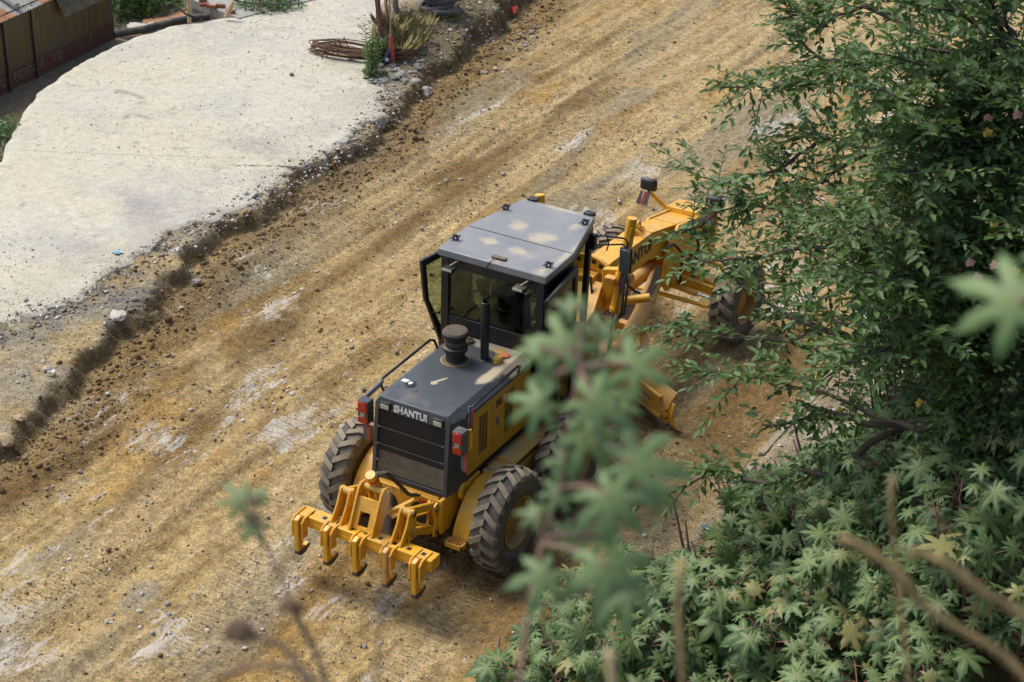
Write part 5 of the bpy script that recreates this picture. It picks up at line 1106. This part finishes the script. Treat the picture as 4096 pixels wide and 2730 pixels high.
# -------- leaf clouds as one mesh
def leaves_mesh(name,pos,dirs,nrm,size,mat,aspect=.42,rnd=None):
    N=len(pos); d=dirs/np.linalg.norm(dirs,axis=1,keepdims=True); n=nrm-d*(nrm*d).sum(1,keepdims=True); n/=np.maximum(np.linalg.norm(n,axis=1,keepdims=True),1e-6); s=np.cross(d,n)
    L=size[:,None]; w=L*aspect
    base=pos; tip=pos+d*L-n*L*.12
    v=np.stack([base,pos+d*L*.33+s*w*.5+n*L*.06,pos+d*L*.70+s*w*.36+n*L*.02,tip,pos+d*L*.70-s*w*.36+n*L*.02,pos+d*L*.33-s*w*.5+n*L*.06],1)
    F=np.array([[0,1,2,3],[0,3,4,5]]); f=(F[None]+np.arange(N)[:,None,None]*6).reshape(-1,4)
    me=bpy.data.meshes.new(name); me.vertices.add(N*6); me.vertices.foreach_set('co',v.reshape(-1,3).astype(np.float32).ravel())
    me.loops.add(f.size); me.loops.foreach_set('vertex_index',f.astype(np.int32).ravel()); me.polygons.add(len(f))
    me.polygons.foreach_set('loop_start',np.arange(0,f.size,4,dtype=np.int32)); me.polygons.foreach_set('loop_total',np.full(len(f),4,np.int32)); me.update(calc_edges=True); me['done']=1
    a=me.attributes.new('rnd','FLOAT','POINT'); a.data.foreach_set('value',np.repeat(rng.random(N) if rnd is None else rnd,6).astype(np.float32)); me.materials.append(mat); return me
def single_leaf(mat,s):
    z=np.zeros((1,3)); me=leaves_mesh('leaf',z,np.array([[0,1.,0]]),np.array([[0,0,1.]]),np.array([1.]),mat,.42); return me
# main tree: limbs given by where they run, with their distances
TREE=empty('overhanging_tree',(7.15,-.45,ground_z(7.15,-.45)),'leafy tree on the bank whose long branches overhang the grader nose','tree')
TB=Vector(TREE.location)
def tw(px,py,d): return P(px,py,d)-TB
trunk=[Vector((0,0,-.3)),tw(2328,1085,18.4),tw(2325,985,18.4),tw(2345,850,18.3),tw(2330,600,18.4),tw(2290,350,18.6),tw(2260,120,18.8),tw(2240,-60,19)]
tm=MB().tube(trunk,[.11,.085,.08,.075,.065,.05,.035,.02],9).build('trunk',M['bark_pale'],TREE,True)
limbs=[ # big limbs from the trunk outwards
 [tw(2325,975,18.4),tw(2200,970,18.4),tw(2070,985,18.6),tw(1960,955,18.9),tw(1880,950,19.1),tw(1760,980,19.4)],
 [tw(2325,985,18.4),tw(2180,955,18.6),tw(2050,985,18.9),tw(1900,1090,19.3),tw(1760,1110,19.6),tw(1650,1090,19.9),tw(1520,1140,20.3)],
 [tw(2340,860,18.3),tw(2130,830,18.7),tw(1900,760,19.4),tw(1760,700,20.),tw(1690,640,20.4)],
 [tw(2340,800,18.3),tw(2100,690,18.9),tw(1950,560,19.6),tw(1830,480,20.2),tw(1700,470,20.8),tw(1560,540,21.3)],
 [tw(2330,620,18.4),tw(2150,480,19),tw(2000,350,19.6),tw(1890,310,20.2),tw(1790,330,20.6)],
 [tw(2300,420,18.5),tw(2100,260,19.2),tw(1960,170,19.8),tw(1850,205,20.2),tw(1760,205,20.5),tw(1690,195,20.8)],
 [tw(2280,260,18.7),tw(2120,80,19.3),tw(1990,20,19.8),tw(1880,60,20.3),tw(1830,30,20.5)],
 [tw(2260,120,18.8),tw(2150,0,19.2),tw(2050,-60,19.6)],[tw(2250,60,18.8),tw(2330,-60,18.6)],[tw(2330,600,18.4),tw(2420,480,18.2)],[tw(2340,860,18.3),tw(2420,760,18.2)],
 [tw(2330,620,18.4),tw(2200,620,18.2),tw(2080,560,18.4),tw(1960,620,18.8)],[tw(2290,350,18.6),tw(2220,220,18.3),tw(2100,130,18.6)],
 [tw(2340,860,18.3),tw(2180,780,18.0),tw(2020,800,18.3),tw(1880,870,18.8),tw(1700,860,19.3)],
 [tw(2070,985,18.6),tw(1900,900,18.9),tw(1750,880,19.4),tw(1620,860,19.8)],[tw(1900,760,19.4),tw(1780,790,19.9),tw(1640,770,20.4),tw(1500,745,20.8)],
 [tw(1950,560,19.6),tw(1800,580,20),tw(1680,590,20.5),tw(1600,610,20.8)],[tw(2100,690,18.9),tw(1900,640,19.6),tw(1760,650,20.1)],[tw(1890,310,20.2),tw(1800,390,20.5),tw(1680,420,20.9),tw(1560,385,21.3)],[tw(2000,350,19.6),tw(1880,420,20.1),tw(1800,400,20.4)],
 [tw(2150,480,19.),tw(1990,460,19.4),tw(1860,480,19.8)],[tw(1960,170,19.8),tw(1860,120,20.1),tw(1800,20,20.5)]]
for _ in range(64):
    a_=RX.choice([2330,2340,2335,2310]); y0_=RX.uniform(60,880); x1=RX.uniform(1900,2430); y1=y0_+RX.uniform(-200,110); dd_=RX.uniform(16.6,19.4); limbs.append([tw(a_,y0_,18.4),tw((a_+x1)/2,(y0_+y1)/2-20,(18.4+dd_)/2),tw(x1,y1,dd_)])
def along(l,t):
    t=t*(len(l)-1); i=min(int(t),len(l)-2); return l[i].lerp(l[i+1],t-i)
def tkeep(u,v):
    if 1615<u<1745 and 640<v<800: return .22
    if inpoly(u,v,[(1560,800),(1720,800),(1850,860),(1760,1060),(1600,1220),(1540,1100)]): return .72
    if inpoly(u,v,[(1850,850),(2120,840),(2150,990),(1900,1060)]): return .45
    return .78 if u<1720 else 1.
twig=MB(); LP=[];LD=[];LN=[]
TRX=random.Random(5)
for li,l in enumerate(limbs):
    # smooth wiggle
    pts=[]; n=len(l)
    for i in range((n-1)*3+1):
        t=i/((n-1)*3); q=along(l,t); pts.append(q+Vector((TRX.uniform(-.05,.05),TRX.uniform(-.05,.05),TRX.uniform(-.04,.05)))*(t>0))
    r0=.055 if li<3 else .035 if li<8 else .022
    MB().tube(pts,[r0*(1-.85*i/(len(pts)-1))+.004 for i in range(len(pts))],6).build('limb',M['bark'],TREE,True)
    L=sum((pts[i+1]-pts[i]).length for i in range(len(pts)-1))
    nt=int(L*15)
    for k in range(nt):
        t=.12+.88*(k+TRX.random())/nt
        if li<2 and t<.45 : continue
        p=along(pts,t); d0=(along(pts,min(1,t+.05))-along(pts,max(0,t-.05))).normalized()
        a=TRX.uniform(0,6.28); side=Vector((math.cos(a),math.sin(a),TRX.uniform(-.6,.9))).normalized(); dv=(d0*.7+side*.8).normalized()
        ln=TRX.uniform(.25,.75); q1=p+dv*ln*.5; q2=p+dv*ln+Vector((0,0,-.12*ln)); u_,v_,_d=pix(q2+TB)
        if TRX.random()>tkeep(u_,v_): continue
        twig.tube([p,q1,q2],[.007,.005,.003],4,False)
        m_=int(ln*20)
        for j in range(m_):
            tt=.15+.85*j/max(1,m_); c=p.lerp(q1,tt*2) if tt<.5 else q1.lerp(q2,tt*2-1)
            sg=1 if j%2 else -1; sv=dv.cross(Vector((0,0,1))).normalized()*sg
            ld=(sv*.8+dv*.6+Vector((TRX.uniform(-.6,.6),TRX.uniform(-.6,.6),TRX.uniform(-.7,.4)))); LP.append(c); LD.append(ld); LN.append(Vector((TRX.uniform(-.8,.8),TRX.uniform(-.8,.8),1)))
        LP.append(q2); LD.append(dv); LN.append(Vector((0,0,1)))
s=twig.mesh('twigs',M['bark'],True); s['done']=1; o=link('twigs',s,TREE); o['kind']='stuff'
LP=np.array([p[:] for p in LP]);LD=np.array([p[:] for p in LD]);LN=np.array([p[:] for p in LN]); sz=rng.uniform(.075,.155,len(LP))
ids=np.arange(len(LP)); wx=[pix(Vector(LP[i])+TB)[0] for i in ids]; order=np.argsort(np.array(wx)+rng.normal(0,120,len(ids)))
own=set(order[:290].tolist()); rest=np.array([i for i in ids if i not in own])
me=leaves_mesh('foliage',LP[rest],LD[rest],LN[rest],sz[rest],M['tree_leaf'],.46); o=link('foliage',me,TREE); o['kind']='stuff'
SL=single_leaf(M['tree_leaf'],1)
for i in sorted(own):
    o=bpy.data.objects.new('leaf',SL); COL.objects.link(o); o.parent=TREE; d=Vector(LD[i]).normalized(); n=Vector(LN[i]); x_=None
    mt=orient(n-d*n.dot(d),d); mt.translation=Vector(LP[i]); o.matrix_local=mt@Matrix.Diagonal((sz[i],sz[i],sz[i],1))
print('tree leaves',len(LP))
# shrubs (lantana) filling the bank behind, with flower heads
def shrub(name,c,rx,ry,rz,n,lf,mt,label,cat,group=None,flowers=0,stems=4,filt=None):
    c=Vector(c); gz=ground_z(c.x,c.y); top=c.z+rz; rz=(top-gz)*.55; c.z=gz+rz*.85; n=int(n*1.5); root=empty(name,(c.x,c.y,gz),label,cat,group)
    u=rng.normal(size=(n,3)); u/=np.linalg.norm(u,axis=1,keepdims=True); rr=rng.random(n)**.38; lump=.75+.5*vnoise(u[:,0]*2.3+c.x*3+9,u[:,2]*2.3+u[:,1]*2+c.y*3)
    p=u*(rr*lump)[:,None]*np.array([rx,ry,rz])+np.array([0,0,c.z-gz]); p=p[p[:,2]>.02]
    d=rng.normal(size=(len(p),3)); d[:,2]*=.5; nn=rng.normal(size=(len(p),3))*.5+np.array([0,0,1.])
    me=leaves_mesh('foliage',p,d,nn,rng.uniform(lf*.7,lf*1.3,len(p)),mt,.55); o=link('foliage',me,root); o['kind']='stuff'
    sm=MB()
    for k in range(stems):
        e=Vector((u[k,0]*rx*.8,u[k,1]*ry*.8,(c.z-gz)+abs(u[k,2])*rz*.7)); sm.tube([(0,0,-.1),e*.5+Vector((0,0,.1)),e],[.03,.018,.006],5,False)
    sme=sm.mesh('stems',M['bark'],True); sme['done']=1; link('stems',sme,root)['kind']='stuff'
    for k in range(flowers):
        w=(CAM-c).normalized(); q=Vector((rng.normal(),rng.normal(),rng.normal())); q=(q.normalized()*.75+w*.7).normalized()
        fl=MB()
        for b in range(9): a=b*2.4; fl.lathe([(.020,0),(.016,.008),(0,.010)],(.024*math.sqrt(b/9)*1.6*math.cos(a),.024*math.sqrt(b/9)*1.6*math.sin(a),-.0012*b),'z',6,cap=False)
        mm=fl.mesh('flower_head',M['flower_y'] if rng.random()<.6 else M['flower_p'],False); mm['done']=1; o=link('flower_head',mm,root); o.location=(q.x*rx*.98,q.y*ry*.98,c.z-gz+q.z*rz*.98); o.rotation_euler=w.to_track_quat('Z','Y').to_euler()
    return root
for i,(px_,py_,d,rx,ry,rz,n,fw_) in enumerate(((2310,760,18.6,.7,.7,.4,2000,8),(2330,620,17.4,.7,.7,.7,2200,12),(2250,500,20.2,1.1,1.,1.1,2600,8),(2330,380,17.6,.7,.7,.7,2200,12),(2230,280,20.8,1.1,1.,1.2,2300,6),(2340,120,20.6,1.2,1.,1.3,2300,5),(2180,120,21.2,1.0,1.,1.1,1900,3),(2110,700,20.2,.85,.8,.8,1500,3),(2350,0,20.5,1.1,1,1.1,1500,2))):
    c=P(px_,py_,d); shrub('lantana_shrub',c,rx,ry,rz,n,.075,M['shrub_leaf'],['lantana shrub with small flowers right below the trunk fork','lantana shrub with yellow flowers at the right border','dark lantana shrub behind the middle limbs','tall lantana shrub with yellow flowers near the upper right','dark shrub behind the upper limbs','dense shrub in the upper right corner','dark shrub at the top behind the tree','low dark shrub under the middle limbs','shrub cut by the top right corner'][i],'shrub','lantana shrubs behind the tree',fw_)
# grass
def tuft(name,x,y,h,n,sp,mt,label,group=None,z=None,lean=(0,0)):
    gz=ground_z(x,y) if z is None else z; root=bpy.data.objects.new(name,None)
    a=rng.uniform(0,6.28,n); r=np.sqrt(rng.random(n))*sp; p=np.stack([x+r*np.cos(a),y+r*np.sin(a),np.full(n,gz-.02)],-1)
    d=np.stack([np.cos(a)*.65+lean[0]+rng.normal(0,.15,n),np.sin(a)*.65+lean[1]+rng.normal(0,.15,n),rng.uniform(.5,1.1,n)],-1); nn=np.stack([np.cos(a),np.sin(a),np.zeros(n)],-1)
    me=leaves_mesh(name,p,d,nn,rng.uniform(h*.5,h*1.1,n),mt,.016 if h>.3 else .07); o=link(name,me); tag(o,label,'grass',group); return o
n=15000; x=rng.uniform(3.1,7.0,n); y=rng.uniform(-.5,9.5,n); k=(fbm(x*.9+3,y*.9,4)>.47+.35*sst(4.4,3.2,x)); x,y=x[k],y[k]; z=np.array([ground_z(a,b) for a,b in zip(x,y)])-.02
a=rng.uniform(0,6.28,len(x)); d=np.stack([np.cos(a)*.7,np.sin(a)*.7,np.ones(len(x))],-1)
o=link('verge_grass',leaves_mesh('verge_grass',np.stack([x,y,z],-1),d,np.stack([np.cos(a),np.sin(a),0*a],-1),rng.uniform(.12,.34,len(x)),M['grass'],.06)); tag(o,'green grass on the verge below the tree','grass',kind='stuff')
for i,(px_,py_,h,nn_,sp,mt,lb) in enumerate(((795,185,.16,160,.22,'grass','small green grass tuft left of the pole on the concrete'),(826,188,.14,120,.16,'grass','small green grass tuft nearest the rubble heap'),(868,165,.18,120,.15,'grass','green grass tuft at the foot of the weed'),(915,118,.5,260,.3,'dry_grass','large yellowish grass clump right of the pole'),(935,100,.4,220,.35,'dry_grass','dry grass on the mound below the tyres'),(905,85,.45,200,.25,'dry_grass','dry grass behind the pole'),(960,70,.3,160,.35,'dry_grass','short dry grass left of the lowest tyre'),(1028,55,.18,120,.2,'grass','green tuft right of the lowest tyre'),(1025,48,.12,80,.15,'grass','tiny green tuft behind the one by the tyres'),(990,62,.12,70,.15,'grass','small green sprout under the tyres'))):
    x,y=gxy(px_,py_,.45); tuft('grass_tuft',x,y,h,nn_,sp,M[mt],lb,'grass tufts by the pole',lean=(.25,-.1) if h>.4 else (0,0))
# tall leafy weed and dead stems by the pole
def weed(px_,py_,H,label,n=9,sp=.14):
    x,y=gxy(px_,py_,.4); z=ground_z(x,y); root=empty('tall_weed',(x,y,z),label,'weed','weeds by the pole'); st=MB(); P_=[];D_=[];N_=[]
    for k in range(n):
        a=rng.uniform(0,6.28); e=Vector((math.cos(a)*sp*rng.uniform(.2,1.3),math.sin(a)*sp*rng.uniform(.2,1.3),H*rng.uniform(.45,1.) if k else H)); st.tube([(e.x*.3,e.y*.3,-.05),e*.5+Vector((0,0,.05)),e],[.012,.009,.004],5,False)
        for j in range(int(e.z*42)):
            t=.08+.92*j/(e.z*42); b=j*2.4; P_.append((e.x*(.3+.7*t),e.y*(.3+.7*t),e.z*t)); D_.append((math.cos(b),math.sin(b),.55)); N_.append((0,0,1))
    s=st.mesh('stem',M['grass'],True); s['done']=1; link('stem',s,root)['kind']='stuff'
    me=leaves_mesh('leaves',np.array(P_),np.array(D_),np.array(N_),rng.uniform(.10,.20,len(P_)),M['shrub_leaf2'],.17); link('leaves',me,root)['kind']='stuff'
M['shrub_leaf2']=leafmat('weed_leaf',(.085,.155,.045),(.16,.25,.09),trans=.2,veins=False)
weed(852,160,1.35,'tall narrow leaved green weed in front of the maroon pole',6); weed(866,142,.8,'lower green weed at the pole foot',7,.18); weed(856,168,.5,'short bushy weed below the tall one',8,.16)
x,y=gxy(893,90,.5); dsr=empty('dead_weed',(x,y,ground_z(x,y)),'dead brown weed stalks right of the pole','weed'); ds=MB()
for k in range(9):
    a=rng.uniform(0,6.28); e=Vector((math.cos(a)*.35*rng.random(),math.sin(a)*.35*rng.random(),rng.uniform(.9,1.7))); ds.tube([(0,0,-.05),e*.5,e],[.012,.009,.004],5,False)
    for j in range(3): q=e*(.5+.15*j); ds.tube([q,q+Vector((rng.normal()*.15,rng.normal()*.15,.2))],[.006,.003],4,False)
sme=ds.mesh('stalks',M['dry_stem'],True); sme['done']=1; link('stalks',sme,dsr)['kind']='stuff'
# plants at the far edge of the concrete, trees in the valley
for i,(px_,py_,z,r,n,lb) in enumerate(((12,300,.2,.35,420,'small bright green bush at the left border beside the concrete'),(600,16,.35,.5,700,'green weeds at the far edge of the concrete'),(640,4,.4,.5,700,'green weeds at the top edge behind the concrete'),(560,30,.25,.25,300,'low green weeds beside the flat roof'))):
    x,y=gxy(px_,py_,z); root=empty('roadside_bush',(x,y,-.3),lb,'bush'); u=rng.normal(size=(n,3)); u/=np.linalg.norm(u,axis=1,keepdims=True); p=u*(rng.random(n)**.4)[:,None]*np.array([r*1.3,r,r*1.0])+np.array([0,0,z+.22])
    me=leaves_mesh('foliage',p,rng.normal(size=(n,3)),rng.normal(size=(n,3))*.5+np.array([0,0,1.]),rng.uniform(.07,.15,n),M['shrub_leaf2'],.45); link('foliage',me,root)['kind']='stuff'
    sm=MB().tube([(0,0,-.3),(0,0,z+.4)],[.02,.01],5); link('stem',sm.mesh('stem',M['bark'],True),root)
for i,(px_,py_,d,r,n,lb) in enumerate(((290,30,46,1.7,2400,'dark leafed tree beyond the tin shed'),(385,10,62,1.9,2200,'brighter green tree beyond the rusty roofs'),(430,-5,58,1.8,1500,'green tree behind the bamboo post'),(330,-20,95,3.,1500,'far tree in the valley between the two trees'))):
    c=P(px_,py_,d); root=empty('valley_tree',(c.x,c.y,c.z-5),lb,'tree'); u=rng.normal(size=(n,3)); u/=np.linalg.norm(u,axis=1,keepdims=True); lump=.65+.7*vnoise(u[:,0]*2.5+i*7+20,u[:,2]*2.5+u[:,1]*2.5+20); p=u*((rng.random(n)**.35)*lump)[:,None]*r+np.array([0,0,5.])
    me=leaves_mesh('crown',p,rng.normal(size=(n,3)),rng.normal(size=(n,3))*.5+np.array([0,0,1.]),rng.uniform(.16,.34,n)*(d/46),M['tree_leaf'] if i==0 else M['shrub_leaf2'],.45); link('crown',me,root)['kind']='stuff'
    MB().tube([(0,0,-4),(0,0,2),(.2,0,5)],[.25,.2,.08],8).build('trunk',M['bark'],root,True)
# ------------------------------------------------------------------ out of focus plants close to the viewpoint
def nearplant(stem_px,leaves,label,d0,name='castor_plant'):
    pts=[P(*q) for q in stem_px]; base=pts[-1]; gz=ground_z(base.x,base.y); root=empty(name,(base.x,base.y,gz),label,'castor plant'); B=Vector((base.x,base.y,gz))
    st=MB().tube([p-B for p in pts]+[Vector((0,0,-.1))],[.0025+.0005*i for i in range(len(pts))]+[.02],8); link('stem',st.mesh('stem',M['near_stem'],True),root)
    for (px_,py_,d,sc,ang,tilt) in leaves:
        c=P(px_,py_,d); i=min(range(len(pts)),key=lambda k:(pts[k]-c).length); n=(CAM-c).normalized()*math.cos(tilt)+Vector((0,0,1))*.7*math.sin(tilt)+CU*.15
        up=CU*math.sin(ang)+CR*math.cos(ang); o=bpy.data.objects.new('leaf',RX.choice(CN_ME)); COL.objects.link(o); o.parent=root
        mt=orient(n,up); mt.translation=c-B; sc*=.86; o.matrix_local=mt@Matrix.Diagonal((sc,sc,sc,1))
        pm=MB().tube([pts[i]-B,(pts[i]+c)/2-B+Vector((0,0,.01)),c-B],.004,5,False); mm=pm.mesh('leaf_stalk',M['near_stem'],True); mm['done']=1; link('leaf_stalk',mm,root)
M['near_stem']=mat('near_castor_stem',(.27,.16,.11),.6,0,.25,6)
D=3.1
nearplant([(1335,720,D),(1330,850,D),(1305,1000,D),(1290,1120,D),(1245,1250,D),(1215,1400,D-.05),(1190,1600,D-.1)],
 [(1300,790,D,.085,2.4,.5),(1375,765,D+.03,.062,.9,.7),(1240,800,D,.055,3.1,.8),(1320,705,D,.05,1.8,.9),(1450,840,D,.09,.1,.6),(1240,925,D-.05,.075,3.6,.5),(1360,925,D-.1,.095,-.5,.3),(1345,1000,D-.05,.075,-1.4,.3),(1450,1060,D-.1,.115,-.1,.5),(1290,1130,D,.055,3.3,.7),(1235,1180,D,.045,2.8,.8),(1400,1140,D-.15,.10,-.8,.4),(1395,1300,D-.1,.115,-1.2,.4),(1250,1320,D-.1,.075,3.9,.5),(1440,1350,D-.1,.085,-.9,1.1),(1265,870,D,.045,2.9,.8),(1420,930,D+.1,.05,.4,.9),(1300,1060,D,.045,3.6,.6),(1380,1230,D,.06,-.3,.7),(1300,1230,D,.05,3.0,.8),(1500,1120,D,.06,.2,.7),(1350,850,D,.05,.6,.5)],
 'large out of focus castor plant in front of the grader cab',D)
D2=2.35; nearplant([(2420,700,D2),(2440,900,D2),(2460,1300,D2),(2470,1650,D2)],[(2340,690,D2,.105,2.6,.35),(2400,600,D2+.2,.05,1.2,.5)],'blurred pale castor leaf at the right border',D2)
D3=3.3; nearplant([(580,1165,D3),(610,1250,D3),(650,1340,D3),(672,1395,D3),(720,1480,D3),(760,1600,D3)],[(560,1150,D3,.062,2.3,.4),(582,1205,D3,.045,-1.6,.5),(600,1140,D3,.03,.9,.6)],'small blurred castor shoot at the lower left',D3)
# dry stalks and spikes
def stalk(name,pts,r,mt,label,cat,heads=()):
    q=[P(*p) for p in pts]; base=q[-1]; gz=ground_z(base.x,base.y); root=empty(name,(base.x,base.y,gz),label,cat,'dry stalks near the viewpoint'); B=Vector((base.x,base.y,gz))
    sm=[]
    for i in range(len(q)-1):
        for t in (0,.5): sm.append(q[i].lerp(q[i+1],t))
    sm.append(q[-1]); sm=[(sm[max(i-1,0)]+sm[i]*2+sm[min(i+1,len(sm)-1)])/4 for i in range(len(sm))]
    rr=[r*(.75+.5*random.random()) for _ in sm]; me=MB().tube([p-B for p in sm]+[Vector((0,0,-.1))],rr+[r],7).mesh('stalk',M[mt],True); me['done']=1; link('stalk',me,root)
    for (px_,py_,d,hr,hm) in heads:
        v,f=rock_base(int(px_),2); hme=bpy.data.meshes.new('seed_head'); hme.from_pydata((v*hr).tolist(),[],f.tolist()); hme.materials.append(M[hm]); hme['done']=1; o=link('seed_head',hme,root); o.location=P(px_,py_,d)-B
stalk('dry_stalk',[(500,1560,2.9),(560,1530,2.9),(640,1525,2.9),(700,1540,2.9),(760,1600,2.9)],.0065,'dry_stem','arched dry stalk blurred at the bottom left','stalk')
stalk('dry_stalk',[(548,1450,2.8),(620,1470,2.8),(690,1510,2.8),(720,1640,2.8)],.0055,'dry_stem','dry stalk with a dark seed head at the bottom left','stalk',[(548,1450,2.8,.030,'dry_head')])
stalk('dry_stalk',[(672,1390,3.0),(680,1420,3.0),(730,1500,3.0),(770,1640,3.)],.0048,'dry_stem','blurred stalk with a small purple brown head','stalk',[(670,1395,3.,.020,'dry_head')])
stalk('dry_stalk',[(890,1100,2.7),(885,1280,2.7),(875,1400,2.7),(860,1640,2.7)],.0028,'dry_stem','thin blurred stalk rising in front of the ripper','stalk')
stalk('flower_spike',[(1920,1230,2.7),(2000,1270,2.7),(2060,1310,2.7),(2120,1400,2.7),(2220,1455,2.7),(2300,1500,2.7),(2380,1580,2.7),(2420,1700,2.7)],.0075,'spike','long brown flower spike blurred across the lower right','spike')
stalk('flower_spike',[(2080,1268,2.6),(2140,1275,2.6),(2210,1320,2.6),(2260,1370,2.6),(2340,1400,2.6),(2420,1500,2.6)],.0075,'spike','curved tan flower spike above the long one at lower right','spike')
stalk('flower_spike',[(1565,1270,2.8),(1560,1400,2.8),(1562,1480,2.8),(1575,1640,2.8)],.006,'spike','upright brown flower spike at the bottom centre','spike')
stalk('dry_stalk',[(1400,1490,2.6),(1405,1530,2.6),(1410,1640,2.6)],.007,'bamboo','pale blurred stub at the bottom edge','stalk')
stalk('flower_spike',[(2050,1080,3.0),(2045,1180,3.),(2060,1270,3.),(2100,1700,3.)],.004,'spike','faint upright spike in front of the castor thicket','spike')
